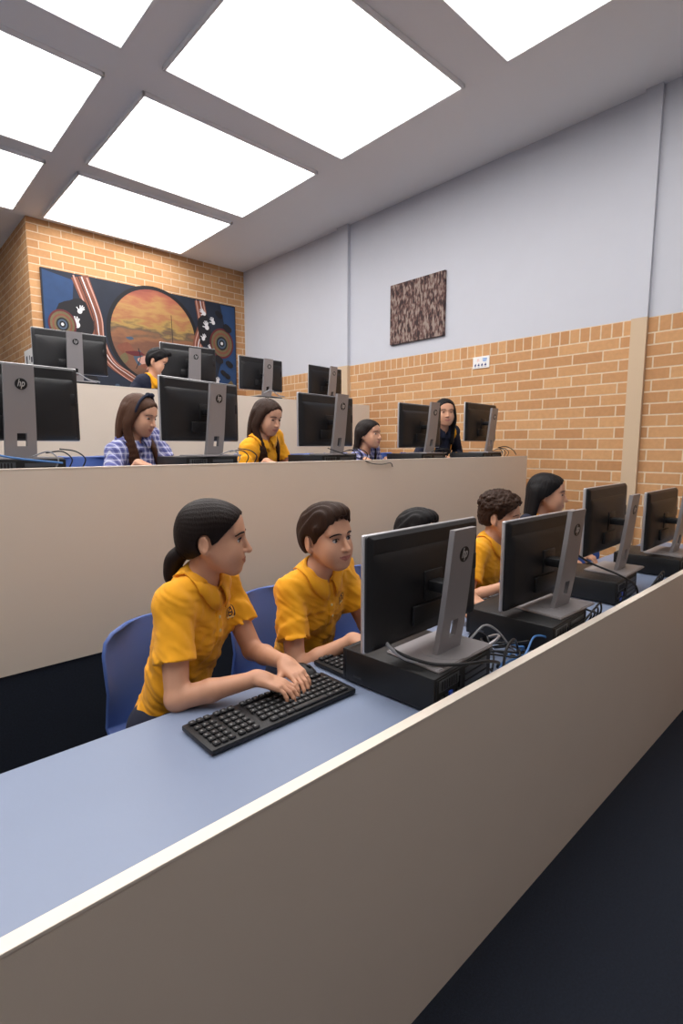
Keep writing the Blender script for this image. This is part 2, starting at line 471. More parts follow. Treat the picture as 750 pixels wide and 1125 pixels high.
    if hair.get('band'):
        bm = bmesh.new(); pts = []
        for i in range(19):
            a = -1.75+3.5*i/18; pts.append(hd(.0805*math.sin(a), -.022+.0*a, .030+.086*math.cos(a))-O)
        tube(bm, pts, .0075*s, 8, cr=False)
        q = hd(.010,-.022,.118)-O
        for sg in (1,-1): bmesh.ops.create_uvsphere(bm, u_segments=12, v_segments=8, radius=.5, matrix=Matrix.Translation(Vector(q)+Vector(H[:,0]*.016*sg)) @ Matrix.Diagonal((.036,.022,.026,1)))
        obj('headband', bm, M['navy_cloth'], root, 180)
    # ---- top
    S = Field(lo, hi, vox)
    inf = top.get('loose', .014)
    torso(S, inf, .04)
    frac = .62 if not top.get('long') else 1.
    for sd in wr:
        E = el[sd]; a = sh[sd]; d = nrm(E-a)
        if not top.get('long'):
            end = a + (E-a)*frac
            S.cone(a, end+d*.03, (.042+inf*.3)*b, .058*b, .025, cut=(end, d))
            S.cone(end-d*.016, end+d*.05, .034*b+.001, .041*b, .003, '-')
        else:
            W = wr[sd]; dw = nrm(W-E); end = W-dw*.012
            S.cone(a, E, .052*b, .043*b, .025); S.cone(E, W+dw*.02, .043*b, .028*b, .02, cut=(end, dw))
    hem = -.045 if not top.get('long') else -.075
    hz = hip + u*hem
    nkc = neck0*.45+T*.55+u*.008
    def wr_f(a, X, Y, Z):
        d = -((X-hz[0])*u[0]+(Y-hz[1])*u[1]+(Z-hz[2])*u[2])
        x = X-hip[0]; y = Y-hip[1]; z = Z-hip[2]
        w = .0050*n3(x+.5*z, y-.4*z, z*.45, 38., 1.3+hip[0]) + .0042*np.sin(40*z+30*x+22*np.sin(7*y+hip[0])+3*np.sin(24*x))*np.clip(np.sin(9*x+14*y+5*z)+.2, 0, 1) + .0026*n3(x+z, y-z, z*.5, 75., 4.)
        if fine:
            w = w + .0035*np.sin(60*(z*.7+.9*np.abs(x))+4*np.sin(14*y))*np.exp(-((z-.16)/.10)**2)
        a = a + w*s
        if fine and top.get('placket', True):
            lx = (X-T[0])*l[0]+(Y-T[1])*l[1]+(Z-T[2])*l[2]; lf = (X-T[0])*f[0]+(Y-T[1])*f[1]+(Z-T[2])*f[2]; lu = (X-T[0])*u[0]+(Y-T[1])*u[1]+(Z-T[2])*u[2]
            a = a - .0028*((np.abs(lx) < .014) & (lf > .02) & (lu > -.13))
        return np.maximum(a, d)
    S.func(lo, hi, wr_f)
    S.cone(T+u*.055+f*.012, neck0, .047*s, .058*s, .006, '-')
    S.cone(T+u*.040+f*.035*s, T+u*.09+f*.075*s, .024*s, .040*s, .012, '-')
    def topmi(Cn):
        q = (Cn-T) @ TR; side = np.abs(q[:,0])
        if top.get('panel') == 'yoke': return ((side > .082) & (side < .118) & (q[:,2] > -.13)).astype(int)
        if top.get('panel') == 'collar': return ((side < .075) & (q[:,2] > -.02)).astype(int)
        return np.zeros(len(Cn), int)
    so, SV, SQ = field_obj(top.get('name', 'polo_shirt'), S, top['mats'], root, O, topmi)
    if collar:
        # folded collar with two points and an open notch
        prof_n = 44; bm = bmesh.new(); rows = []
        cc = T + u*.060 + f*.008; ax = nrm(neck0-T)*.6+u*.4
        for i in range(prof_n+1):
            t = i/prof_n; th = math.radians(12)+t*math.radians(336)      # from front around
            fr = math.cos(th); dirv = f*math.cos(th)*1.0+l*math.sin(th)
            pt = max(0, fr)**3
            dz = -.030*max(0, fr)**1.5+.012*max(0, -fr)
            r0 = .0500; 
            def P(rr, z): return cc + dirv*rr*s + u*(z+dz)*s
            rows.append([P(r0-.002, -.012), P(r0-.001, .010), P(r0+.002, .014), P(r0+.006, .011), P(r0+.014+.004*pt, -.002), P(r0+.022+.008*pt, -.012-.010*pt), P(r0+.032+.014*pt, -.024-.022*pt)])
        bv = BVHTree.FromPolygons([tuple(v) for v in SV], [tuple(int(i) for i in q) for q in SQ])
        for row in rows:
            for k in (4, 5, 6):
                loc, nn, _, dist = bv.find_nearest(Vector(row[k]))
                if loc is not None:
                    dd = (Vector(row[k])-loc).dot(nn); want = (.010, .009, .0075)[k-4]
                    if dd < want or k == 6: row[k] = np.array(loc+nn*want)
        vs = [[bm.verts.new(p-O) for p in row] for row in rows]
        for a, bb in zip(vs, vs[1:]):
            for k in range(6): bm.faces.new((a[k], bb[k], bb[k+1], a[k+1]))
        co = obj('collar', bm, top['mats'][min(1, len(top['mats'])-1) if top.get('panel') == 'collar' else 0], so, 180)
        md = co.modifiers.new('thick', 'SOLIDIFY'); md.thickness = .004; md.offset = 0
    if fine:
        bvh = BVHTree.FromPolygons([tuple(v) for v in SV], [tuple(int(i) for i in q) for q in SQ])
        def onshirt(x, z):
            o = T + l*x + u*z + f*.3; hit = bvh.ray_cast(Vector(o), Vector(-f)); return hit[0], hit[1]
        for z in (-.045, -.085):
            p, nn = onshirt(0, z)
            if p:
                bm = bmesh.new(); cyl(bm, p-nn*.001-Vector(O), p+nn*.0018-Vector(O), .0052, .0046, 16); obj('button', bm, M['button'], so, 40)
        # crest: shield patch laid on the cloth
        bm = bmesh.new(); N = 22; grid = {}; wd, hg = .036, .046
        for i in range(N+1):
            for j in range(N+1):
                p, nn = onshirt(.062+(i/N-.5)*wd, -.052+(j/N-.5)*hg)
                if p: grid[i, j] = bm.verts.new(p+nn*.0016-Vector(O))
        for i in range(N):
            for j in range(N):
                x = (i+.5)/N*2-1; y = (j+.5)/N*2-1
                wlim = 1 if y > -.05 else math.sqrt(max(0, 1-((y+.05)/.95)**2))
                top_ok = y < .86-.25*x*x
                if abs(x) > wlim or not top_ok: continue
                if all(k in grid for k in ((i,j),(i+1,j),(i+1,j+1),(i,j+1))):
                    fc = bm.faces.new((grid[i,j], grid[i+1,j], grid[i+1,j+1], grid[i,j+1]))
                    ring = abs(x) > wlim*.78 or y > .62
                    inner = (.12 < (x*x+y*y*.8) < .30) or (abs(y) < .1 and abs(x) < .5)
                    fc.material_index = 0 if (ring or inner) else 1
                    if abs(y+.62) < .07: fc.material_index = 2
        obj('chest_crest', bm, [M['crest_dark'], M['yellow'], M['button']], so, 180)
    # ---- legwear and shoes
    if legs:
        P_ = Field(np.minimum(lo, lo), hi*np.array([1,1,0])+np.array([0,0,hip[2]+.16]), max(vox, .006))
        P_.ell(hip+u*.0, (.128*b,.102*b,.085*s), TR, .03)
        for sd in (1,-1):
            P_.cone(hip+T3@np.array([.07*sd, 0, 0]), knee[sd], .082*b, .060*s, .03)
            k2 = foot[sd]+np.array([0,0,.05]); P_.cone(knee[sd], k2, .058*s, .045*s, .02)
        field_obj('trousers', P_, M['navy_cloth'], root, O)
        bm = bmesh.new()
        for sd in (1,-1):
            sh_c = foot[sd]+T3@np.array([0,-.055,0]); 
            bm = bmesh.new(); z0 = g+.002
            pts = []
            for (yy, w, h) in ((.065,.024,.055),(.045,.031,.070),(.0,.034,.075),(-.04,.036,.055),(-.08,.040,.042),(-.12,.038,.034),(-.145,.022,.024)):
                ring = []
                for k in range(12):
                    a = 2*PI*k/12; px = w*math.cos(a); pz = max(0, h*.5+h*.5*math.sin(a)) 
                    q = np.array([foot[sd][0], foot[sd][1], 0])+T3@np.array([px, yy, 0]); ring.append(bm.verts.new((q[0]-O[0], q[1]-O[1], z0+pz-g)))
                pts.append(ring)
            for a, b2 in zip(pts, pts[1:]):
                for k in range(12): bm.faces.new((a[k], a[(k+1)%12], b2[(k+1)%12], b2[k]))
            bm.faces.new(pts[0][::-1]); bm.faces.new(pts[-1])
            obj('shoe', bm, M['black_leather'], root, 60)
    return root
# ------------------------------------------------------------------ materials
M = dict(
 white_wall=mat('white_wall', (199,201,209), .85, bump=.15, bscale=300, var=.02),
 cream=mat('cream_paint', (205,180,150), .7, bump=.1),
 laminate=mat('beige_laminate', (222,208,192), .55, bump=.08, bscale=500, var=.025, vscale=5),
 edge=mat('pale_edge_band', (226,214,200), .5),
 desk=mat('blue_grey_worktop', (122,134,158), .45, bump=.05, var=.03),
 carpet=mat('navy_carpet', (24,32,46), .98, bump=1., bscale=900, var=.5, vscale=150),
 dim_wall=mat('grey_wall', (150,148,150), .9),
 ceiling=mat('ceiling_white', (244,244,244), .9),
 lampw=mat('added_lamp_frame', (240,240,240), .5),
 glow=mat('added_lamp_diffuser', (255,255,255), .5, emit=(255,252,250), estr=4.8),  # glow of the added ceiling panels
 black=mat('black_plastic', (22,22,24), .42, bump=.25, bscale=1500, spec=.4),
 black_shell=mat('black_shell', (17,17,20), .42, bump=.15, bscale=1200, spec=.5),
 black_pc=mat('black_case', (17,17,18), .45, bump=.2, bscale=1800, spec=.45),
 port=mat('port_metal', (95,98,102), .4, .8),
 port_dark=mat('port_dark', (8,8,9), .6),
 port_blue=mat('port_blue', (40,80,190), .5),
 silver=mat('silver_grey_stand', (150,146,147), .42, .35, bump=.05, bscale=900),
 rim=mat('silver_rim', (196,194,196), .32, .6),
 screen=mat('screen_glass', (30,34,40), .12, emit=(190,205,230), estr=.35),
 logo=mat('logo_black', (16,16,18), .4),
 letters=mat('logo_letters', (196,194,194), .4, .4),
 key=mat('keycap', (30,30,32), .5), keymark=mat('keymark', (120,120,120), .6),
 blue=mat('blue_chair_plastic', (74,100,165), .33, bump=.12, bscale=700, spec=.5),
 steel=mat('chair_steel', (120,122,126), .35, .9),
 yellow=mat('yellow_cloth', (243,167,8), .85, bump=.5, bscale=1400, sheen=.1, var=.05, vscale=40),
 crest_dark=mat('crest_dark', (42,36,52), .8),
 navy_cloth=mat('navy_cloth', (24,28,48), .9, bump=.4, bscale=900, var=.1),
 black_cloth=mat('black_cloth', (20,20,24), .9),
 black_leather=mat('black_leather', (18,18,18), .4),
 button=mat('button_cream', (232,205,140), .4),
 white_eye=mat('eye_white', (214,206,200), .25), iris=mat('iris', (52,32,20), .2), pupil=mat('pupil', (8,6,6), .15),
 skin=mat('skin', (204,152,122), .52, bump=.12, bscale=500, var=.05, vscale=25, spec=.4),
 lip=mat('lip', (172,104,90), .42),
 cable_black=mat('cable_black', (18,18,20), .5), cable_blue=mat('cable_blue', (70,120,180), .45), cable_grey=mat('cable_grey', (150,150,152), .45),
 paper=mat('paper_white', (238,236,234), .7), ink=mat('ink_navy', (40,48,110), .7), ink_blue=mat('ink_blue', (90,150,215), .7), ink_pink=mat('ink_pink', (225,170,160), .7),
)
M['skin'].node_tree.nodes['Principled BSDF'].inputs['Subsurface Weight'].default_value = .06
M['skin'].node_tree.nodes['Principled BSDF'].inputs['Subsurface Radius'].default_value = (.012,.005,.003)
def hairmat(name, rgb):
    m = mat(name, rgb, .52, bump=.7, bscale=60, var=.3, vscale=60, spec=.16, stretch=(5,5,.5))
    return m
M['hair_dark'] = hairmat('dark_hair', (27,18,15)); M['hair_brown'] = hairmat('brown_hair', (50,32,22)); M['hair_chestnut'] = hairmat('chestnut_hair', (74,48,34)); M['hair_black'] = hairmat('black_hair', (22,19,20))
M['hair'] = M['hair_dark']

def checks():
    m = bpy.data.materials.new('blue_check_cloth'); m.use_nodes = True; nt = m.node_tree; b = nt.nodes['Principled BSDF']; b.inputs['Roughness'].default_value = .9
    tc = nt.nodes.new('ShaderNodeTexCoord'); sp = nt.nodes.new('ShaderNodeSeparateXYZ'); nt.links.new(tc.outputs['Object'], sp.inputs[0])
    ad = nt.nodes.new('ShaderNodeMath'); ad.operation = 'ADD'; nt.links.new(sp.outputs['X'], ad.inputs[0]); nt.links.new(sp.outputs['Y'], ad.inputs[1])
    def band(src, per, lo, ph=0.):
        a = nt.nodes.new('ShaderNodeMath'); a.operation = 'MULTIPLY_ADD'; a.inputs[1].default_value = 1/per; a.inputs[2].default_value = ph+50; nt.links.new(src, a.inputs[0])
        f = nt.nodes.new('ShaderNodeMath'); f.operation = 'FRACT'; nt.links.new(a.outputs[0], f.inputs[0])
        g = nt.nodes.new('ShaderNodeMath'); g.operation = 'LESS_THAN'; g.inputs[1].default_value = lo; nt.links.new(f.outputs[0], g.inputs[0]); return g.outputs[0]
    def mix(fac, A, Bc, k=1.):
        x = nt.nodes.new('ShaderNodeMix'); x.data_type = 'RGBA'; mm = nt.nodes.new('ShaderNodeMath'); mm.operation = 'MULTIPLY'; mm.inputs[1].default_value = k
        nt.links.new(fac, mm.inputs[0]); nt.links.new(mm.outputs[0], x.inputs['Factor'])
        if isinstance(A, tuple): x.inputs['A'].default_value = lin(A)+(1,)
        else: nt.links.new(A, x.inputs['A'])
        x.inputs['B'].default_value = lin(Bc)+(1,); return x.outputs['Result']
    base = (150,152,196)
    c = mix(band(ad.outputs[0], .034, .42), base, (62,66,128), .65)
    c = mix(band(sp.outputs['Z'], .034, .42), c, (62,66,128), .6)
    c = mix(band(ad.outputs[0], .034, .10, .3), c, (235,235,245), .7)
    c = mix(band(sp.outputs['Z'], .034, .10, .3), c, (235,235,245), .7)
    nt.links.new(c, b.inputs['Base Color']); return m
M['check'] = checks()

def brick_mat(name, axis, z0=2.205, u0=2.316, header=True):
    m = bpy.data.materials.new(name); m.use_nodes = True; nt = m.node_tree; b = nt.nodes['Principled BSDF']; b.inputs['Roughness'].default_value = .85
    tc = nt.nodes.new('ShaderNodeTexCoord'); sp = nt.nodes.new('ShaderNodeSeparateXYZ'); nt.links.new(tc.outputs['Object'], sp.inputs[0])
    def cmb(du, dz, u=axis):
        a = nt.nodes.new('ShaderNodeMath'); a.operation = 'ADD'; a.inputs[1].default_value = du; nt.links.new(sp.outputs[u], a.inputs[0])
        c = nt.nodes.new('ShaderNodeMath'); c.operation = 'ADD'; c.inputs[1].default_value = dz; nt.links.new(sp.outputs['Z'], c.inputs[0])
        k = nt.nodes.new('ShaderNodeCombineXYZ'); nt.links.new(a.outputs[0], k.inputs[0]); nt.links.new(c.outputs[0], k.inputs[1]); return k.outputs[0]
    def br(vec, w, h, off):
        t = nt.nodes.new('ShaderNodeTexBrick'); t.offset = off; t.offset_frequency = 2; t.squash = 1
        t.inputs['Scale'].default_value = 1; t.inputs['Brick Width'].default_value = w; t.inputs['Row Height'].default_value = h
        t.inputs['Mortar Size'].default_value = .0058; t.inputs['Mortar Smooth'].default_value = .25; t.inputs['Bias'].default_value = -.1
        t.inputs['Color1'].default_value = lin((206,157,108))+(1,); t.inputs['Color2'].default_value = lin((184,133,88))+(1,); t.inputs['Mortar'].default_value = lin((222,200,170))+(1,)
        nt.links.new(vec, t.inputs['Vector']); return t
    A = br(cmb(-u0+24, -z0+40*.0858), .24, .0858, .5)
    col, fac = A.outputs['Color'], A.outputs['Fac']
    if header:
        Hh = br(cmb(-u0+24.6, -z0), .082, .115, 0.)
        g = nt.nodes.new('ShaderNodeMath'); g.operation = 'GREATER_THAN'; g.inputs[1].default_value = z0; nt.links.new(sp.outputs['Z'], g.inputs[0])
        x = nt.nodes.new('ShaderNodeMix'); x.data_type = 'RGBA'; nt.links.new(g.outputs[0], x.inputs['Factor']); nt.links.new(col, x.inputs['A']); nt.links.new(Hh.outputs['Color'], x.inputs['B']); col = x.outputs['Result']
        y = nt.nodes.new('ShaderNodeMix'); nt.links.new(g.outputs[0], y.inputs['Factor']); nt.links.new(fac, y.inputs['A']); nt.links.new(Hh.outputs['Fac'], y.inputs['B']); fac = y.outputs['Result']
    n = nt.nodes.new('ShaderNodeTexNoise'); n.inputs['Scale'].default_value = 30; n.inputs['Detail'].default_value = 6; nt.links.new(tc.outputs['Object'], n.inputs['Vector'])
    hs = nt.nodes.new('ShaderNodeHueSaturation'); mr = nt.nodes.new('ShaderNodeMapRange'); mr.inputs['To Min'].default_value = .86; mr.inputs['To Max'].default_value = 1.14
    nt.links.new(n.outputs['Fac'], mr.inputs['Value']); nt.links.new(mr.outputs['Result'], hs.inputs['Value']); nt.links.new(col, hs.inputs['Color']); nt.links.new(hs.outputs['Color'], b.inputs['Base Color'])
    s1 = nt.nodes.new('ShaderNodeMath'); s1.operation = 'MULTIPLY_ADD'; s1.inputs[1].default_value = -1.; nt.links.new(fac, s1.inputs[0])
    s2 = nt.nodes.new('ShaderNodeMath'); s2.operation = 'MULTIPLY'; s2.inputs[1].default_value = .35; nt.links.new(n.outputs['Fac'], s2.inputs[0]); nt.links.new(s2.outputs[0], s1.inputs[2])
    bp = nt.nodes.new('ShaderNodeBump'); bp.inputs['Strength'].default_value = .7; bp.inputs['Distance'].default_value = .006
    nt.links.new(s1.outputs[0], bp.inputs['Height']); nt.links.new(bp.outputs['Normal'], b.inputs['Normal'])
    return m
BR_R = brick_mat('brick_running_bond_right', 'Y'); BR_E = brick_mat('brick_running_bond_end', 'X', header=False); BR_L = brick_mat('brick_running_bond_return', 'Y', header=False)

# ------------------------------------------------------------------ the setting
CAM_Z = 1.37; XW = 4.40; YE = 6.867; XC = 1.604; ZC = 3.9; Y1, Y2, Y3 = .685, 2.196, 4.06
F1, F2, F3 = 0., .525, 1.05; ZB = 2.32
XL, YB, YF = -2.2, -2.0, 9.2
def slab(x0, x1, y0, y1, z0, z1): return B(((x0+x1)/2, (y0+y1)/2, (z0+z1)/2), (x1-x0, y1-y0, z1-z0))
struct('floor', slab(XL, XW, YB, Y2+.02, -.1, 0), M['carpet'])
struct('floor', slab(XL, XW, Y2+.004, Y3+.02, -.1, F2), M['carpet'])
struct('floor', slab(XL, XW, Y3+.004, YF, -.1, F3), M['carpet'])
bm = slab(XW, XW+.15, YB, YE, -.1, ZB); 
for f in bm.faces: f.material_index = 0
bx(bm, (XW+.075, (YB+YE)/2, (ZB+ZC)/2), (.15, YE-YB, ZC-ZB), mi=1)
struct('wall_right', bm, [BR_R, M['white_wall']])
struct('wall_back', slab(XC, XW+.15, YE, YE+.3, F3, ZC), BR_E)
struct('wall_return', slab(XC, XC+.2, YE+.3, YF, F3, ZC), BR_L)
# the return face is one plane with the end of the back wall
struct('wall_corner', slab(XC-.004, XC, YE+.001, YF, F3, ZC), BR_L)
struct('wall_alcove', slab(XL, XC+.2, YF, YF+.15, F3, ZC), M['white_wall'])
struct('wall_left', slab(XL-.15, XL, YB, YF, -.1, ZC), M['dim_wall'])
struct('wall_front', slab(XL-.15, XW+.15, YB-.15, YB, -.1, ZC), M['dim_wall'])
struct('ceiling', slab(XL-.15, XW+.15, YB-.15, YF+.15, ZC, ZC+.1), M['ceiling'])
for (y0, y1, pr) in ((4.603, 4.786, .045), (1.403, 1.513, .035)):
    bm = slab(XW-pr, XW, y0, y1, 0 if y0 < 2 else F3, ZB); bx(bm, (XW-pr/2, (y0+y1)/2, (ZB+ZC)/2), (pr, y1-y0, ZC-ZB), mi=1)
    struct('trim_1' if y0 < 2 else 'trim_2', bm, [M['cream'], M['white_wall']])

# added ceiling lights: an invented grid of flat panels to light the room
for j, (y, row) in enumerate(((-.35,'row right above the camera'),(1.40,'row over the nearest desk'),(3.0,'row over the middle desk'),(4.6,'row over the top desk'),(6.1,'row nearest the mural'))):  # row above the camera added to brighten the front panel and faces
    for i, (x, col) in enumerate(((-1.25,'left'),(.65,'middle'),(2.55,'right'))):
        hx, hy = .80, (.62 if j else .26)
        if j == 4 and i == 0: continue
        t = thing('added_ceiling_light', 'added flat white ceiling light panel, %s one in the %s' % (col, row), 'ceiling light', (x, y, ZC), 0, 'added ceiling light panels')
        bm = bmesh.new()
        for sx in (-1, 1): bx(bm, (sx*(hx+.01), 0, -.015), (.02, 2*hy+.04, .03), bev=.004)
        for sy in (-1, 1): bx(bm, (0, sy*(hy+.01), -.015), (2*hx+.04, .02, .03), bev=.004)
        obj('frame', bm, M['lampw'], t); obj('diffuser', B((0, 0, -.012), (2*hx, 2*hy, .012)), M['glow'], t)

# ------------------------------------------------------------------ mural and pictures
def mural():
    t = thing('mural', 'navy painted mural with an orange sunset oval and white hands on the end wall', 'mural', (2.966, YE-.002, 2.55))
    ox, oz = 2.966, 2.55
    ms = [mat('mural_navy', (28,36,52), .7, var=.3, vscale=8), None, mat('mural_black', (20,18,24), .7), mat('mural_brown', (126,74,56), .7, var=.25, vscale=20), mat('mural_pink', (198,152,138), .7), mat('mural_white', (222,220,222), .7), mat('mural_olive', (108,96,66), .7, var=.2, vscale=30), mat('mural_red', (96,34,38), .7), mat('mural_blue', (36,66,108), .7, var=.25, vscale=10), mat('mural_grey', (70,86,104), .7), mat('mural_gold', (170,120,50), .7)]
    m = bpy.data.materials.new('mural_sunset'); m.use_nodes = True; nt = m.node_tree; b = nt.nodes['Principled BSDF']; b.inputs['Roughness'].default_value = .7
    tc = nt.nodes.new('ShaderNodeTexCoord'); sp = nt.nodes.new('ShaderNodeSeparateXYZ'); nt.links.new(tc.outputs['Object'], sp.inputs[0])
    mp = nt.nodes.new('ShaderNodeMapping'); mp.inputs['Scale'].default_value = (1.4,1,4.5); nt.links.new(tc.outputs['Object'], mp.inputs[0])
    n = nt.nodes.new('ShaderNodeTexNoise'); n.inputs['Scale'].default_value = 2.2; n.inputs['Detail'].default_value = 6; nt.links.new(mp.outputs[0], n.inputs['Vector'])
    a = nt.nodes.new('ShaderNodeMath'); a.operation = 'MULTIPLY_ADD'; a.inputs[1].default_value = .42; nt.links.new(n.outputs['Fac'], a.inputs[0])
    q = nt.nodes.new('ShaderNodeMapRange'); q.inputs['From Min'].default_value = -.32; q.inputs['From Max'].default_value = 1.1; q.inputs['To Min'].default_value = -.21; q.inputs['To Max'].default_value = .79
    nt.links.new(sp.outputs['Z'], q.inputs['Value']); nt.links.new(q.outputs[0], a.inputs[2])
    r = nt.nodes.new('ShaderNodeValToRGB'); e = r.color_ramp.elements
    stops = [(0,(116,78,52)),(.16,(150,92,56)),(.30,(138,84,54)),(.38,(172,106,50)),(.44,(120,96,70)),(.49,(205,160,50)),(.55,(196,112,44)),(.62,(216,160,60)),(.72,(200,96,44)),(.85,(160,60,40)),(1,(190,110,50))]
    e[0].position = 0; e[0].color = lin(stops[0][1])+(1,); e[1].position = 1; e[1].color = lin(stops[-1][1])+(1,)
    for p, c in stops[1:-1]: k = e.new(p); k.color = lin(c)+(1,)
    nt.links.new(a.outputs[0], r.inputs[0]); dk = nt.nodes.new('ShaderNodeHueSaturation'); dk.inputs['Value'].default_value = .66; dk.inputs['Saturation'].default_value = .86; nt.links.new(r.outputs[0], dk.inputs['Color']); nt.links.new(dk.outputs[0], b.inputs['Base Color']); ms[1] = m
    obj('board', B((0, -.015, 0), (2.52, .03, 1.66), .003), ms[0], t)
    bm = bmesh.new(); lay = [-.0310]
    def nxt(): lay[0] -= .00012; return lay[0]
    def poly(pts, mi):
        y = nxt(); vs = [bm.verts.new((x-ox, y, z-oz)) for x, z in pts]; f = bm.faces.new(vs); f.material_index = mi; f.normal_update()
        if f.normal.y > 0: f.normal_flip()
    def disc(cx, cz, rx, rz, mi, n=40, wob=0.): poly([(cx+rx*math.cos(2*PI*i/n)*(1+wob*math.sin(5*i)), cz+rz*math.sin(2*PI*i/n)*(1+wob*math.sin(5*i))) for i in range(n)], mi)
    def strip(pts, w, mi):
        P = smooth_path([(x, 0, z) for x, z in pts], 8); y = nxt(); L = []
        for i, p in enumerate(P):
            d = P[min(i+1, len(P)-1)]-P[max(i-1, 0)]; d = d/np.linalg.norm(d); nn = np.array([-d[2], 0, d[0]])
            ww = w if not isinstance(w, tuple) else w[0]+(w[1]-w[0])*i/(len(P)-1)
            L.append((bm.verts.new((p[0]+nn[0]*ww/2-ox, y, p[2]+nn[2]*ww/2-oz)), bm.verts.new((p[0]-nn[0]*ww/2-ox, y, p[2]-nn[2]*ww/2-oz))))
        for A, C in zip(L, L[1:]):
            f = bm.faces.new((A[0], A[1], C[1], C[0])); f.material_index = mi; f.normal_update()
            if f.normal.y > 0: f.normal_flip()
    # blue grounds
    poly([(3.86,1.75),(4.21,1.75),(4.21,3.36),(3.98,3.36),(4.08,2.9),(3.92,2.4)], 8)
    poly([(1.72,2.55),(1.98,2.6),(2.05,3.3),(1.72,3.36)], 8)
    disc(3.01, 2.80, .615, .62, 2, 60); disc(3.01, 2.80, .565, .575, 1, 60)
    for (x, z, rx, rz, c) in ((2.62,2.60,.10,.07,3),(2.78,2.50,.06,.09,9),(2.86,2.47,.09,.06,4),(2.74,2.55,.12,.03,7),(2.95,2.40,.14,.05,3),(2.60,2.48,.05,.06,6),(3.04,2.56,.07,.05,3),(2.68,2.73,.05,.02,9)): disc(x, z, rx, rz, c, 18, .12)
    strip([(2.88,2.36),(2.96,2.52),(3.0,2.62)], .012, 4); strip([(2.74,2.36),(2.80,2.50),(2.78,2.62)], .010, 2)
    for x in (3.24,): strip([(x,3.1),(x+.01,2.72)], .008, 2)
    # winding bands left of the oval
    for dx, w, c in ((0,.20,3),(-.07,.018,4),(.08,.018,4),(.02,.014,5),(-.02,.01,2)):
        strip([(2.12+dx,3.36),(2.26+dx,2.95),(2.30+dx*.8,2.66),(2.42+dx*.6,2.42),(2.62+dx*.3,2.27+dx*.5),(2.86,2.14+dx*.4)], (w, w*.35), c)
    for dx, w, c in ((0,.15,3),(-.05,.014,4),(.055,.014,4),(.01,.012,5)):
        strip([(3.66+dx,3.36),(3.70+dx,3.05),(3.62+dx*.8,2.80),(3.60+dx*.6,2.60)], w, c)
    # hands
    def hand(cx, cz, s, rot, mi=5):
        R = lambda x, z: (cx+s*(x*math.cos(rot)-z*math.sin(rot)), cz+s*(x*math.sin(rot)+z*math.cos(rot)))
        poly([R(.5*math.cos(a)*.9, .5*math.sin(a)) for a in [2*PI*i/14 for i in range(14)]], mi)
        for a, L in ((1.95,1.15),(1.62,1.3),(1.32,1.25),(1.02,1.05),(2.75,.95)):
            strip([R(.3*math.cos(a), .3*math.sin(a)), R(.8*math.cos(a), .8*math.sin(a)), R(L*math.cos(a), L*math.sin(a))], s*.2, mi)
    disc(3.72, 2.98, .10, .22, 2, 20, .1); disc(2.05, 2.86, .20, .24, 2, 20, .1)
    for a in ((2.06,2.80,.075,.2),(2.10,2.96,.06,-.5),(3.76,3.02,.07,.3),(3.70,2.86,.055,-.3),(3.86,3.10,.06,.5),(3.80,2.72,.06,.1),(3.90,2.28,.06,-.1),(3.72,3.2,.06,.9)): hand(*a)
    # rings
    for (cx, cz, k) in ((3.985,2.83,1.),(1.90,2.78,.8),(1.86,2.2,.9)):
        for r, c in ((.19,7),(.165,6),(.135,3),(.11,6),(.085,2),(.065,9),(.042,2),(.02,5)): disc(cx, cz, r*k, r*k*1.1, c, 30)
    for (x, z, s) in ((4.10,2.55,.06),(3.93,2.60,.07),(4.08,3.05,.07),(4.00,2.42,.05),(4.06,2.38,.05),(3.95,3.22,.06),(2.2,2.2,.06),(2.02,2.42,.07)):
        disc(x, z, s, s*.8, 2, 10, .25)
    strip([(3.85,2.12),(4.02,2.20),(4.14,2.30)], .06, 6); strip([(3.88,2.05),(4.10,2.18)], .02, 10)
    for (x, z) in [(2.05+.11*i, 2.10+.03*math.sin(i*2)) for i in range(16)]: disc(x, z, .03, .02, 9, 8)
    obj('painting', bm, ms, t)
mural()

def artwork():
    y0, y1, z0, z1 = 3.237, 3.949, 2.462, 3.08
    t = thing('wall_painting', 'brown dashed painting hung on the white wall above the bricks', 'painting', (XW, (y0+y1)/2, z0))
    m = bpy.data.materials.new('dashed_brown_paint'); m.use_nodes = True; nt = m.node_tree; b = nt.nodes['Principled BSDF']; b.inputs['Roughness'].default_value = .8
    tc = nt.nodes.new('ShaderNodeTexCoord'); mp = nt.nodes.new('ShaderNodeMapping'); mp.inputs['Scale'].default_value = (1,3.,1.1); mp.inputs['Rotation'].default_value = (.5,0,0); nt.links.new(tc.outputs['Object'], mp.inputs[0])
    v = nt.nodes.new('ShaderNodeTexNoise'); v.inputs['Scale'].default_value = 16; v.inputs['Detail'].default_value = 2; nt.links.new(mp.outputs[0], v.inputs['Vector'])
    r = nt.nodes.new('ShaderNodeValToRGB'); e = r.color_ramp.elements; e[0].position = .40; e[0].color = lin((52,36,36))+(1,); e[1].position = .62; e[1].color = lin((150,134,124))+(1,)
    k = e.new(.5); k.color = lin((104,74,68))+(1,)
    nt.links.new(v.outputs['Fac'], r.inputs[0]); nt.links.new(r.outputs[0], b.inputs['Base Color'])
    obj('canvas', B((-.015, 0, (z1-z0)/2), (.03, y1-y0, z1-z0), .003), m, t)
artwork()
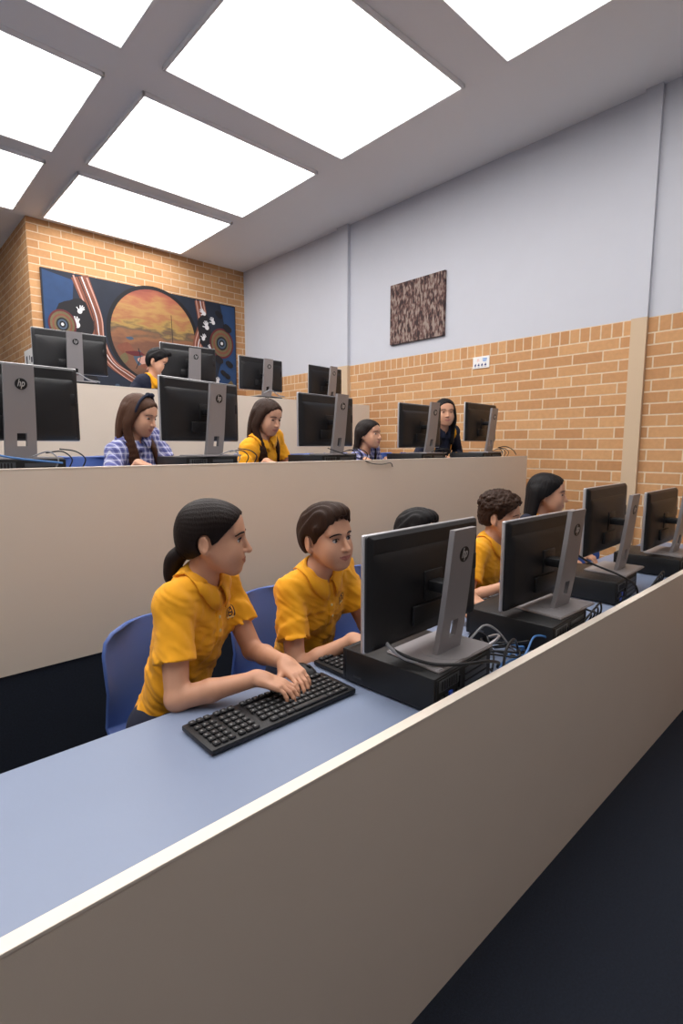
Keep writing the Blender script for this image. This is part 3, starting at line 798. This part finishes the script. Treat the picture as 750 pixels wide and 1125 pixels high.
def sign():
    t = thing('wall_sign', 'small white notice with blue marks fixed to the brick wall', 'sign', (XW-.001, 2.815, 2.155))
    obj('board', B((-.004, 0, 0), (.008, .175, .108), .001), M['paper'], t)
    bm = bmesh.new()
    for i in range(4):
        y = .060-i*.036; bx(bm, (-.0085, y, -.026), (.001, .020, .013)); bx(bm, (-.0085, y-.002, -.015), (.001, .008, .010))
        bx(bm, (-.0085, y, -.040), (.001, .024, .003))
    obj('icon_row', bm, M['ink'], t)
    bm = bmesh.new(); 
    for i in range(3): bx(bm, (-.0085, -.040, .032-i*.011), (.001, .050-.006*i, .007))
    obj('heading', bm, M['ink_blue'], t)
    bm = bmesh.new(); bx(bm, (-.0085, .038, .018), (.001, .005, .026)); bx(bm, (-.0085, .022, .018), (.001, .005, .022)); bx(bm, (-.0085, .030, .028), (.001, .012, .005))
    obj('emblem', bm, M['ink_pink'], t)
sign()
t = thing('notice_sheet', 'white notice sheet on the brick return wall behind the top left monitor', 'notice', (XC-.004, 7.12, 2.40))
obj('sheet', B((-.002, 0, 0), (.004, .42, .20)), M['paper'], t)
for c, s in (((-.0045, .10, -.02), (.001, .05, .10)), ((-.0045, -.03, .0), (.001, .03, .05)), ((-.0045, -.12, -.03), (.001, .06, .06))): obj('print', B(c, s), M['crest_dark'], t)

# ------------------------------------------------------------------ desks
def desk(name, label, Y, g, x0, x1, ledge):
    t = thing(name, label, 'desk', ((x0+x1)/2, Y, g)); w = x1-x0
    h = ledge-g
    obj('front_panel', B((0, .0125, (h-.004)/2), (w, .025, h-.004)), M['laminate'], t)
    obj('edge_strip', B((0, .0125, h-.002), (w, .027, .006), .001), M['edge'], t)
    obj('worktop', B((0, .025+.2575, .682), (w, .515, .026), .004), M['desk'], t)
    n = 5
    for i in range(n):
        x = -w/2+.02+(w-.04)*i/(n-1); obj('support', B((x, .26, .334), (.025, .44, .668), .001), M['laminate'], t)
    return t
desk('long_desk', 'nearest long beige desk with a pale-edged screen panel and blue-grey worktop', Y1, F1, -1.4, 4.174, .765)
desk('long_desk', 'middle-tier long beige desk behind the front row of children', Y2, F2, -1.4, 4.174, 1.289)
desk('long_desk', 'highest long beige desk in front of the mural', Y3, F3, .2, 4.174, 1.815)
# ------------------------------------------------------------------ computers
def kids(o): return [c for c in bpy.data.objects if c.parent == o]
def copy_tree(o, parent=None):
    ch = kids(o); c = o.copy(); COL.objects.link(c)
    if parent is not None: c.parent = parent
    for k in ch: copy_tree(k, c)
    return c

def make_monitor():
    W, Hh = .515, .31
    t = thing('computer_monitor', 'x', 'computer monitor')
    zc = .05+Hh/2
    bm = bmesh.new(); bx(bm, (0, .004, zc), (W, .014, Hh), bev=.005, seg=3); obj('bezel', bm, M['rim'], t, 40)
    # curved black back: stacked rounded slices
    bm = bmesh.new(); rings = []
    def rr(w, h, y, zc, r, n=5):
        pts = []
        for (sx, sz, a0) in ((1,1,0),(-1,1,PI/2),(-1,-1,PI),(1,-1,3*PI/2)):
            for i in range(n+1):
                a = a0+PI/2*i/n; pts.append((sx*(w/2-r)+r*math.cos(a), y, zc+sz*(h/2-r)+r*math.sin(a)))
        return [bm.verts.new(p) for p in pts]
    for (w, h, y, dz, r) in ((W-.004,Hh-.004,-.003,0,.008),(W-.006,Hh-.006,-.008,0,.009),(W-.03,Hh-.02,-.017,-.002,.012),(W-.034,Hh-.060,-.0180,-.020,.014),(W-.036,Hh-.062,-.0168,-.020,.014),(W-.040,Hh-.066,-.0185,-.020,.014),(W-.09,Hh-.10,-.0235,-.022,.03),(W-.16,Hh-.15,-.0275,-.025,.04),(W-.26,Hh-.21,-.030,-.03,.04)):
        rings.append(rr(w, h, y, zc+dz, r))
    for a, b in zip(rings, rings[1:]):
        for k in range(len(a)): bm.faces.new((a[k], a[(k+1)%len(a)], b[(k+1)%len(a)], b[k]))
    bm.faces.new(rings[-1]); bm.faces.new(rings[0][::-1])
    sh = obj('back_shell', bm, M['black_shell'], t, 28)
    bm = bmesh.new(); bx(bm, (-.02, -.032, zc-.085), (.15, .012, .055), bev=.004); obj('port_cover', bm, M['black'], sh, 40)
    bm = bmesh.new(); bx(bm, (W/2-.030, -.019, zc+.02), (.022, .006, .05), bev=.002); obj('side_port', bm, M['black'], sh, 40)
    obj('screen', B((0, .0115, zc+.004), (W-.022, .002, Hh-.03)), M['screen'], t)
    bm = bmesh.new(); bx(bm, (0, -.062, zc-.01), (.055, .070, .030), bev=.004); bx(bm, (0, -.030, zc-.01), (.085, .008, .085), bev=.003); obj('hinge', bm, M['black'], t, 40)
    # stand column with a cable hole
    bm = bmesh.new(); TH = .016; Hc = .352; NS = 12
    def cy(q): return -.088-.036*q-.018*(1-q)**4*-.5
    def cw(q): return .056-.004*q
    hole = (.045, .095, .017)
    zs = sorted(set([.006+Hc*i/NS for i in range(NS+1)]+[.006+hole[0], .006+hole[1]]))
    P = []
    for z in zs:
        q = (z-.006)/Hc; w = cw(q); y = cy(q); row = []
        for x in (-w, -hole[2]+.003, hole[2]+.003, w):
            row.append((bm.verts.new((x, y-TH/2, z)), bm.verts.new((x, y+TH/2, z))))
        P.append(row)
    for i in range(len(zs)-1):
        zm = (zs[i]+zs[i+1])/2-.006; inh = hole[0] < zm < hole[1]
        a, b = P[i], P[i+1]
        for j in range(3):
            if j == 1 and inh: continue
            bm.faces.new((a[j][0], a[j+1][0], b[j+1][0], b[j][0])); bm.faces.new((a[j+1][1], a[j][1], b[j][1], b[j+1][1]))
        for j in (0, 3): bm.faces.new((a[j][0], b[j][0], b[j][1], a[j][1]) if j == 0 else (a[j][1], b[j][1], b[j][0], a[j][0]))
        if inh:
            bm.faces.new((a[1][1], b[1][1], b[1][0], a[1][0])); bm.faces.new((a[2][0], b[2][0], b[2][1], a[2][1]))
        nh = i+1 < len(zs)-1 and (hole[0] < (zs[i+1]+zs[i+2])/2-.006 < hole[1])
        if inh != nh: bm.faces.new((b[1][0], b[2][0], b[2][1], b[1][1]))
    for row in (P[0], P[-1]):
        for j in range(3): bm.faces.new((row[j][0], row[j][1], row[j+1][1], row[j+1][0]))
    cb = obj('stand_column', bm, M['silver'], t)
    q = .80; yy = cy(q)-TH/2; zz = .006+Hc*q; tilt = math.atan(.036/Hc)
    T = Matrix.Translation((.006, yy-.0007, zz)) @ Matrix.Rotation(PI/2+tilt*.9, 4, 'X')
    bm = bmesh.new(); cyl(bm, (0,0,-.0015), (0,0,.0006), .0215, None, 40); obj('logo_disc', xform(bm, T), M['logo'], cb, 40)
    tb = text_bm('hp', .040, .32, .0004)
    lx = [v.co.x for v in tb.verts]; ly = [v.co.y for v in tb.verts]
    xform(tb, Matrix.Translation((-(min(lx)+max(lx))/2, -(min(ly)+max(ly))/2, 0)))
    kx = .026/(max(lx)-min(lx)); ky = .036/(max(ly)-min(ly)); xform(tb, Matrix.Diagonal((kx, ky, 1, 1)))
    obj('logo_letters', xform(tb, T @ Matrix.Translation((0,0,.0012))), M['letters'], cb)
    # base plate: thin, widening towards the front
    bm = bmesh.new(); pl = [(-.135,-.150),(.135,-.150),(.125,.035),(-.125,.035)]
    lo = [bm.verts.new((x, y, .0)) for x, y in pl]; hi = [bm.verts.new((x*.985, y*.985, .008)) for x, y in pl]
    for k in range(4): bm.faces.new((lo[k], lo[(k+1)%4], hi[(k+1)%4], hi[k]))
    bm.faces.new(lo[::-1]); bm.faces.new(hi)
    bmesh.ops.bevel(bm, geom=bm.edges[:], offset=.0025, segments=2, affect='EDGES')
    bp = obj('base_plate', bm, M['silver'], t, 40)
    bm = bmesh.new(); cyl(bm, (0,-.075,.0078), (0,-.075,.0088), .075, None, 40); obj('swivel_ring', bm, M['silver'], bp, 40)
    return t

def make_pc():
    W, D, Hh = .29, .30, .10
    t = thing('desktop_computer', 'x', 'computer')
    bm = bmesh.new(); bx(bm, (0, 0, Hh/2+.003), (W, D, Hh-.006), bev=.004, seg=2); obj('case', bm, M['black_pc'], t, 40)
    bm = bmesh.new(); bx(bm, (0, D/2+.006, Hh/2+.003), (W-.004, .016, Hh-.008), bev=.004)
    bz = obj('front_bezel', bm, M['black'], t, 40)
    bm = bmesh.new(); cyl(bm, (.12, D/2+.013, .08), (.12, D/2+.0155, .08), .006, None, 20); obj('power_button', bm, M['rim'], bz, 40)
    for x in (-.11, .11):
        for y in (-.12, .12):
            bm = bmesh.new(); cyl(bm, (x, y, 0), (x, y, .004), .012, None, 14); obj('rubber_foot', bm, M['port_dark'], t, 40)
    y = -D/2
    bm = bmesh.new()
    bx(bm, (0, y-.001, .052), (W-.012, .004, .086), mi=0)
    for i in range(4): bx(bm, (.055+.0*i, y-.003, .022+.019*i), (.118, .004, .014), mi=1)                      # slot covers
    for i in range(3): bx(bm, (.055, y-.0055, .031+.019*i), (.110, .002, .002), mi=2)
    bx(bm, (-.082, y-.003, .075), (.095, .004, .030), mi=1)
    for i in range(7): bx(bm, (-.115+.011*i, y-.0055, .075), (.005, .002, .024), mi=2)                          # vent
    for i, (x, z, w, h, mi) in enumerate([(-.120,.042,.016,.014,2),(-.098,.042,.016,.014,2),(-.076,.042,.014,.016,3),(-.120,.022,.018,.012,2),(-.094,.022,.022,.012,3),(-.066,.022,.022,.012,2),(-.042,.03,.014,.03,2),(-.030,.06,.010,.034,2)]):
        bx(bm, (x, y-.0045, z), (w, .007, h), mi=mi)
    obj('rear_panel', bm, [M['port_dark'], M['port'], M['black'], M['port_blue']], t)
    bm = bmesh.new(); bx(bm, (-W/2-.0006, .105, .026), (.001, .030, .006)); obj('side_badge', bm, M['port'], t)
    return t

MON = make_monitor(); PC = make_pc(); used = [False, False]
def place(proto, k, x, y, z, yaw, label, group, lift=0.):
    o = proto if not used[k] else copy_tree(proto); used[k] = True
    o.location = (x, y, z); o.rotation_euler = (0, 0, math.radians(yaw)); o['label'] = label; o['group'] = group
    if k == 0:
        for c in kids(o):
            if c.name.split('.')[0] in ('bezel','back_shell','screen','hinge'): c.location.z = lift
    return o
DZ = .695
# (x, y, yaw, top z of the panel, pc dx, pc yaw, label)
R1 = [(1.172,.914,1.5,1.149,-.030,4,'nearest monitor, big and black, in front of the boy in the yellow polo','computer under the nearest monitor, its case in the lower middle'),
      (1.815,.885,-1,1.124,-.09,3,'second monitor of the front desk, in front of the curly-haired boy','second computer of the front desk, under the monitor by the curly-haired boy'),
      (2.584,.955,2,1.189,-.13,3,'third monitor of the front desk, beside the brick column','third computer of the front desk, beside the typing hands of the long-haired girl'),
      (3.231,.904,.5,1.135,-.06,2,'fourth monitor of the front desk, at the right edge','fourth computer of the front desk, at the right edge')]
for (x, y, yaw, top, dx, pyaw, lm, lp) in R1:
    place(PC, 1, x+dx, y-.005, DZ, pyaw, lp, 'computers on the front desk')
    place(MON, 0, x, y, DZ+.1, yaw, lm, 'monitors on the front desk', top-(DZ+.1)-.36)
R2 = [(.475,2.46,4,1.702,0,'large monitor cut by the left edge, first of the middle row'),
      (1.330,2.50,14,1.706,-.03,'monitor in front of the girl with a blue hair bow'),
      (2.141,2.449,9,1.680,-.03,'middle-row monitor between the long-haired girl in yellow and the small checked-dress girl'),
      (3.021,2.427,4,1.671,-.03,'middle-row monitor half hiding the girl in the navy jacket'),
      (3.840,2.45,4.5,1.722,-.05,'rightmost middle-row monitor, against the brick wall')]
for (x, y, yaw, top, dx, lm) in R2:
    place(PC, 1, x+dx, y+.0, F2+DZ, 2, 'computer under the '+lm.replace('monitor', 'screen', 1), 'computers on the middle desk')
    place(MON, 0, x, y, F2+DZ+.1, yaw, lm, 'monitors on the middle desk', top-(F2+DZ+.1)-.36)
R3 = [(1.26,4.36,-3,2.226,'leftmost monitor of the top row, before the left of the mural'),
      (2.215,4.36,-1,2.245,'top-row monitor hiding the dark-haired boy, before the mural'),
      (2.985,4.384,2,2.224,'top-row monitor before the white wall at the mural corner'),
      (3.760,4.32,6,2.212,'rightmost and smallest-looking monitor of the top row by the white pilaster')]
for (x, y, yaw, top, lm) in R3:
    place(PC, 1, x, y, F3+DZ, 2, 'computer under the '+lm.replace('monitor', 'screen', 1), 'computers on the top desk')
    place(MON, 0, x, y, F3+DZ+.1, yaw, lm, 'monitors on the top desk', top-(F3+DZ+.1)-.36)

def make_keyboard():
    t = thing('keyboard', 'x', 'keyboard')
    bm = bmesh.new(); M4 = Matrix.Rotation(.05, 3, 'X')
    bx(bm, (0, 0, .010), (.44, .145, .014), bev=.004); obj('case', bm, M['black'], t, 40)
    bm = bmesh.new()
    def key(x, y, w): 
        bx(bm, (x, y, .0205), (w, .0152, .007), bev=.0018, seg=1)
        if w < .03: bx(bm, (x-.003, y-.002, .0243), (.004, .005, .0004), mi=1)
    for r in range(6):
        y = -.056+.0215*r if r < 5 else .0585
        if r == 0:
            x = .20
            for w in (.024,.024,.024,.110,.024,.024,.024): key(x-w/2+.0, y, w-.003); x -= w
        else:
            for i in range(14): key(.195-.0192*i-(r%2)*.004, y, .0162)
        for i in range(3): key(-.095-.0192*i, y, .0162)
        for i in range(3): key(-.160-.0192*i, y, .0162)
    obj('keycaps', bm, [M['key'], M['keymark']], t)
    return t
KB = make_keyboard(); k2 = [False]
def kb(x, y, z, yaw, label):
    o = KB if not k2[0] else copy_tree(KB); k2[0] = True
    o.location = (x, y, z); o.rotation_euler = (0,0,math.radians(yaw)); o['label'] = label; o['group'] = 'keyboards'
kb(.735, 1.045, DZ, 0, 'black keyboard under the hands of the ponytailed girl')
kb(1.21, 1.128, DZ, 1, 'black keyboard in front of the smiling boy, partly behind the nearest computer')
kb(2.05, 1.13, DZ, 0, 'black keyboard hidden behind the second monitor of the front desk')
kb(2.80, 1.12, DZ, 0, 'black keyboard under the hand of the long-haired girl in front')
for x, w in ((1.20,'the girl with the blue hair bow'),(1.95,'the long-haired girl in yellow'),(2.80,'the small girl in the checked dress'),(3.55,'the girl in the navy jacket')): kb(x, 2.64 if x > 1.5 else 2.66, F2+DZ, 3, 'black keyboard on the middle desk before '+w)
kb(1.95, 4.48 if False else 4.53, F3+DZ, 0, 'black keyboard on the top desk before the boy at the mural')

def mouse(x, y, z, m, label):
    bm = bmesh.new(); bmesh.ops.create_uvsphere(bm, u_segments=20, v_segments=12, radius=1, matrix=Matrix.Diagonal((.030,.052,.034,1)))
    for v in bm.verts:
        if v.co.z < 0: v.co.z = 0
    t = thing('computer_mouse', label, 'mouse', (x, y, z), .2)
    obj('shell', bm, m, t, 60); bm = bmesh.new(); cyl(bm, (-.004,-.022,.029), (.004,-.022,.029), .007, None, 14); obj('wheel', bm, M['port_dark'], t, 40)
mouse(2.63, 1.15, DZ, M['paper'], 'white mouse under the hand of the long-haired girl in the front row')
mouse(.925, 1.168, DZ, M['black'], 'black mouse at the left end of the boy\'s keyboard')
bm = B((0,0,.0012), (.21,.12,.002)); o = obj('paper_sheet', bm, M['paper']); o.location = (3.42, 1.10, DZ); o.rotation_euler = (0,0,.4); props(o, 'white paper sheet on the front desk left of the rightmost monitor', 'paper')

# ------------------------------------------------------------------ cables
def cable(pts, r, m, label, group=None, name='cable'):
    a = np.array(pts[0]); bm = bmesh.new(); tube(bm, [np.array(p)-a for p in pts], r, 8)
    o = obj(name, bm, m, None, 180); o.location = a; props(o, label, 'cable', group); return o
z = DZ
cable([(.99,.905,.862),(1.00,.865,.835),(1.045,.80,.812),(1.10,.745,.809),(1.19,.718,.800),(1.26,.722,.775),(1.28,.735,.752)], .0045, M['cable_black'], 'thick black lead drooping from the nearest monitor over its base plate')
cable([(.985,.90,.864),(.99,.88,.845),(1.01,.85,.820),(1.03,.82,.812)], .005, M['cable_grey'], 'short pale plug lead hanging under the nearest monitor')
rg = random.Random(3)
def tangle(cx, cy, n, w, d, m, label, group, r=.0032, zb=DZ, hgt=.05):
    for k in range(n):
        x = cx-w/2+rg.random()*w*.3; pts = []
        sgn = 1
        y = cy+(rg.random()-.5)*d*.6
        npt = 5
        for i in range(npt):
            pts.append((x, y, zb+r+(hgt*rg.random() if 0 < i < npt-1 else 0)))
            x += w/npt*(.6+.8*rg.random()); y = cy+(rg.random()-.5)*d
        cable(pts, r, m, label, group)
tangle(1.45, .83, 7, .30, .17, M['cable_black'], 'black cable in the tangle right of the nearest computer', 'black cables right of the nearest computer')
tangle(1.47, .80, 3, .22, .12, M['cable_blue'], 'blue cable in the tangle right of the nearest computer', 'blue cables right of the nearest computer')
cable([(1.40,.735,.72),(1.46,.74,.75),(1.52,.75,.775),(1.585,.745,.760),(1.62,.74,.73)], .0032, M['cable_blue'], 'blue cable arching into the second computer')
cable([(1.30,.84,.80),(1.36,.83,.83),(1.42,.82,.80),(1.47,.80,.74),(1.52,.78,.70)], .0035, M['cable_grey'], 'light grey cable looping off the back of the nearest computer')
cable([(1.275,.715,.75),(1.30,.70+.022,.80),(1.36,.735,.812),(1.43,.76,.775),(1.50,.79,.705)], .004, M['cable_black'], 'black cable looping from the rear of the nearest computer to the worktop')
for (cx, w) in ((1.93, 'second'), (2.66, 'third'), (3.36, 'fourth')):
    for k in range(4):
        x0 = cx-.10+.03*k
        cable([(x0, .735, .74+.01*k), (x0+.04, .722, .775+.008*k), (x0+.09, .735, .755), (x0+.11, .76, .70+.0035)], .0035, M['cable_black'], 'black cable looping from the rear of the %s computer of the front desk' % w, 'black cables behind the %s front computer' % w)
cable([(2.30,.965,.90),(2.33,.90,.86),(2.37,.80,.82),(2.40,.745,.78),(2.42,.735,.71)], .0045, M['cable_black'], 'black monitor lead hanging down past the third computer of the front desk')
cable([(1.95,.90,.80),(2.05,.82,.74),(2.15,.77,.702),(2.3,.76,.70),(2.42,.78,.70)], .004, M['cable_black'], 'long black cable lying on the blue worktop between the second and third computers')
zz = F2+DZ
L2 = [(.475,'the left-edge'),(1.30,'the blue-bow girl\'s'),(2.11,'the third middle-row'),(2.99,'the fourth middle-row'),(3.79,'the rightmost middle-row')]
for i, (cx, nm) in enumerate(L2):
    for k in range(3):
        x0 = cx+.05+.05*k
        cable([(x0-.02, 2.32, zz+.11+.015*k), (x0+.03, 2.285, zz+.13), (x0+.06, 2.27, zz+.10), (x0+.05, 2.285, zz+.06)], .0027, M['cable_grey'] if (k == 0 and i < 2) else M['cable_black'], ('grey' if (k == 0 and i < 2) else 'black')+' cable loop behind '+nm+' computer', 'cable loops behind the middle-row computers')
cable([(2.02,2.30,1.36),(2.12,2.24,1.32),(2.20,2.205,1.297),(2.27,2.188,1.270),(2.36,2.186,1.262),(2.44,2.187,1.268),(2.46,2.188,1.245)], .0025, M['cable_black'], 'thin black cable trailing over the edge of the middle desk panel')
cable([(.16,2.28,1.40),(.28,2.27,1.37),(.42,2.26,1.33),(.60,2.27,1.305)], .004, M['cable_blue'], 'blue network cable behind the left-edge monitor of the middle row')
cable([(3.98,2.36,1.36),(4.05,2.33,1.37),(4.12,2.30,1.34),(4.14,2.28,1.30)], .0035, M['cable_black'], 'black cable arching at the right end of the middle desk by the bricks')
for i, (cx, nm) in enumerate(((1.26,'leftmost'),(2.2,'second'),(2.98,'third'),(3.76,'rightmost'))):
    cable([(cx-.10,4.19,1.87),(cx-.03,4.17,1.90),(cx+.06,4.18,1.86),(cx+.14,4.19,1.85)], .005, M['cable_black'] if i % 2 else M['cable_grey'], ('black' if i % 2 else 'pale grey')+' cable behind the '+nm+' computer of the top desk')

# headset lying behind the nearest computer
t = thing('headset', 'black and silver headset lying behind the stand of the nearest monitor', 'headset', (1.405, .925, DZ), .3)
bm = bmesh.new(); tube(bm, [(.075*math.cos(a), .0, .04+.085*math.sin(a)) for a in np.linspace(-.1, PI+.1, 14)], .005, 8, cr=False)
Mh = Matrix.Translation((0,.0,.012)) @ Matrix.Rotation(1.0, 4, 'X'); obj('headband', xform(bm, Mh), M['rim'], t, 180)
for s in (-1, 1):
    bm = bmesh.new(); cyl(bm, (s*.060,0,.03), (s*.084,0,.03), .036, .030, 24); bmesh.ops.bevel(bm, geom=[e for e in bm.edges if len(e.link_faces) == 2 and e.calc_face_angle(0) > 1], offset=.005, segments=2, affect='EDGES')
    obj('ear_cup', xform(bm, Mh), M['black'], t, 40)

# ------------------------------------------------------------------ chairs
def make_chair():
    t = thing('school_chair', 'x', 'chair')
    bm = bmesh.new(); prof = []
    for (y, z, w) in ((-.205,.418,.185),(-.190,.435,.195),(-.12,.445,.205),(-.02,.437,.208),(.08,.432,.206),(.15,.440,.203),(.185,.47,.201),(.205,.53,.200),(.217,.60,.200),(.228,.67,.200),(.240,.72,.197),(.248,.755,.186),(.254,.778,.160),(.257,.790,.120)): prof.append((y, z, w))
    nx = 14; rows = []
    for (y, z, w) in prof:
        back = max(0, min(1, (z-.46)/.12)); row = []
        for i in range(nx+1):
            u = -1+2*i/nx; x = u*w
            row.append(bm.verts.new((x, y-(.060*u*u)*back+.0*u, z+(1-back)*(.012*abs(u)**3) )))
        rows.append(row)
    for a, b in zip(rows, rows[1:]):
        for i in range(nx): bm.faces.new((a[i], a[i+1], b[i+1], b[i]))
    sh = obj('seat_shell', bm, M['blue'], t, 180)
    md = sh.modifiers.new('s', 'SOLIDIFY'); md.thickness = .014; md.offset = 0
    md = sh.modifiers.new('b', 'BEVEL'); md.width = .004; md.segments = 2; md.limit_method = 'ANGLE'
    for sx in (-1, 1):
        bm = bmesh.new(); tube(bm, [(sx*.17,-.15,.415),(sx*.175,-.18,.30),(sx*.19,-.215,0.0)], .0105, 10, cr=False); obj('leg', bm, M['steel'], t, 60)
        bm = bmesh.new(); tube(bm, [(sx*.17,.13,.415),(sx*.175,.16,.30),(sx*.19,.22,0.0)], .0105, 10, cr=False); obj('leg', bm, M['steel'], t, 60)
    bm = bmesh.new()
    for sx in (-1, 1): tube(bm, [(sx*.17,-.15,.415),(sx*.17,.13,.415)], .0105, 10, cr=False)
    for y in (-.10, .09): tube(bm, [(-.17,y,.415),(.17,y,.415)], .009, 10, cr=False)
    obj('seat_frame', bm, M['steel'], t, 60)
    return t
CH = make_chair(); k3 = [False]
def chair(x, y, g, yaw, label, group):
    o = CH if not k3[0] else copy_tree(CH); k3[0] = True
    o.location = (x, y, g); o.rotation_euler = (0,0,math.radians(yaw)); o['label'] = label; o['group'] = group
gf, gm, gt = 'blue chairs of the front row', 'blue chairs of the middle row', 'blue chairs of the top row'
chair(.735,1.50,F1,8,'blue plastic chair of the ponytailed girl', gf)
chair(1.20,1.52,F1,8,'blue plastic chair of the smiling boy in yellow', gf)
chair(1.72,1.55,F1,0,'blue plastic chair of the child hidden by the nearest monitor', gf)
chair(2.30,1.50,F1,0,'blue plastic chair of the curly-haired boy', gf)
chair(2.85,1.50,F1,0,'blue plastic chair of the long-haired girl in the front row', gf)
chair(3.62,1.32,F1,-10,'empty blue plastic chair by the brick wall', gf)
chair(.93,2.88,F2,4,'empty blue chair left of the girl with the blue hair bow', gm)
chair(1.30,3.07,F2,5,'blue chair of the girl with the blue hair bow', gm)
chair(1.66,2.86,F2,-4,'empty blue chair between the blue-bow girl and the girl in yellow', gm)
chair(2.06,2.98,F2,0,'blue chair of the long-haired girl in yellow', gm)
chair(2.47,2.92,F2,0,'empty blue chair behind the third middle-row monitor', gm)
chair(2.88,2.98,F2,0,'blue chair of the small girl in the checked dress', gm)
chair(3.36,2.92,F2,0,'empty blue chair behind the fourth middle-row monitor', gm)
chair(3.80,2.96,F2,0,'blue chair of the girl in the navy jacket', gm)
chair(1.92,4.62,F3,0,'blue chair of the boy in front of the mural', gt)

# ------------------------------------------------------------------ children
YM = [M['yellow']]
kf = dict(vox=.0027, fine=True)
person('person', 'girl with a dark ponytail in a yellow polo typing, nearest on the left', (.742,1.345,1.110), 52, 4, 0, (.655,1.50,.53), 30,
  {-1:(.735,1.115,.762,35,14), 1:(.845,1.150,.762,-2,14)}, F1, dict(style='ponytail', col='dark', line=.066, nape=-.062), dict(mats=YM), M, 'children in the front row', curls=(.20,.45,.35), **kf)
person('person', 'boy with short swept hair in a yellow polo, behind the nearest keyboard', (1.165,1.335,1.062), 3, 0, -4, (1.20,1.53,.525), 6,
  {-1:(1.115,1.145,.762,25,12), 1:(1.29,1.16,.762,-20,12)}, F1, dict(style='short', col='brown', line=.062, nape=-.055), dict(mats=YM), M, 'children in the front row', curls=(.20,.45,.35), **kf)
person('person', 'child mostly hidden behind the nearest monitor, only dark hair showing', (1.687,1.36,1.005), 0, 5, 0, (1.72,1.56,.50), 0,
  {-1:(1.64,1.16,.755,10,12), 1:(1.80,1.16,.755,-10,12)}, F1, dict(style='short', col='black', line=.062), dict(mats=YM), M, 'children in the front row', s=.95)
person('person', 'boy with short curly hair in a yellow polo behind the second monitor', (2.30,1.335,1.030), 18, 6, 0, (2.28,1.50,.525), 5,
  {-1:(2.11,1.17,.755,10,12), 1:(2.33,1.16,.755,-10,12)}, F1, dict(style='curly', col='brown', line=.060, nape=-.05), dict(mats=YM), M, 'children in the front row', vox=.0038)
person('person', 'girl with long dark hair and a navy jacket with yellow collar in the front row', (2.79,1.34,1.115), 24, 5, 0, (2.84,1.50,.53), 0,
  {-1:(2.735,1.185,.785,2,24), 1:(2.93,1.185,.785,-4,24)}, F1, dict(style='long', col='black', line=.070, ear=False, len=.06, front=(), back=9), dict(mats=[M['navy_cloth'], M['yellow']], panel='collar', long=False, name='jacket'), M, 'children in the front row', vox=.005)
g2 = 'children in the middle row'
person('person', 'girl in a blue checked dress with long brown hair and a blue hair bow', (1.170,2.90,1.545), 36, 20, 0, (1.25,3.07,F2+.51), 15,
  {-1:(1.08,2.72,F2+.76,20,12), 1:(1.30,2.70,F2+.76,-5,12)}, F2, dict(style='long', col='chestnut', line=.064, band=True, ear=False, len=.13), dict(mats=[M['check']], name='dress'), M, g2, vox=.005)
person('person', 'girl with long brown hair in a yellow polo looking down in the middle row', (1.935,2.78,1.558), 14, 20, 0, (2.02,2.99,F2+.51), 10,
  {-1:(1.84,2.66,F2+.755,8,12), 1:(2.06,2.66,F2+.755,-8,12)}, F2, dict(style='long', col='brown', line=.066, ear=False, len=.14), dict(mats=YM), M, g2, vox=.005)
person('person', 'small girl with dark hair in a blue checked dress, low behind the middle desk', (2.77,2.70,1.462), 16, 2, 0, (2.86,2.95,F2+.49), 5,
  {-1:(2.68,2.64,F2+.75,5,12), 1:(2.90,2.64,F2+.75,-5,12)}, F2, dict(style='long', col='dark', line=.062, ear=False, len=.05, back=7, front=(1,)), dict(mats=[M['check']], name='dress'), M, g2, vox=.005, s=.95)
person('person', 'girl in a navy jacket with yellow shoulder stripes before the brick wall', (3.66,2.68,1.655), -38, 4, 0, (3.76,2.94,F2+.53), -14,
  {-1:(3.55,2.62,F2+.765,0,12), 1:(3.78,2.62,F2+.765,-8,12)}, F2, dict(style='long', col='black', line=.070, ear=False, len=.08, back=9, front=(1,-1), flen=.03), dict(mats=[M['navy_cloth'], M['yellow']], panel='yoke', long=True, name='jacket'), M, g2, vox=.005, s=1.04)
person('person', 'boy with black hair and a navy jacket with orange-yellow collar before the mural', (1.965,4.42,2.085), 40, 22, 0, (1.95,4.65,F3+.51), 10,
  {-1:(1.86,4.53,F3+.755,10,12), 1:(2.05,4.53,F3+.755,-8,12)}, F3, dict(style='short', col='black', line=.064), dict(mats=[M['navy_cloth'], M['yellow']], panel='collar', long=True, name='jacket'), M, 'children in the top row', vox=.006)

# ------------------------------------------------------------------ camera and light
cam = bpy.data.cameras.new('camera'); co = bpy.data.objects.new('camera', cam); COL.objects.link(co); SC.camera = co
cam.sensor_fit = 'HORIZONTAL'; cam.sensor_width = 36.; cam.lens = 36*574/750.; cam.clip_start = .02; cam.clip_end = 60
pitch = math.atan((562.5-490.5)/574.); th = math.atan((1000-375.)/(574./math.cos(pitch)))
co.location = (0, 0, CAM_Z); co.rotation_euler = (PI/2-pitch, 0, th-PI/2)   # heading measured from the row direction
w = bpy.data.worlds.new('world'); SC.world = w; w.use_nodes = True
w.node_tree.nodes['Background'].inputs[0].default_value = (1,1,1,1); w.node_tree.nodes['Background'].inputs[1].default_value = .3
SC.view_settings.view_transform = 'Standard'; SC.view_settings.look = 'None'; SC.view_settings.exposure = .16; SC.view_settings.gamma = 1.
SC.cycles.use_denoising = True; SC.cycles.max_bounces = 6; SC.cycles.sample_clamp_indirect = 4
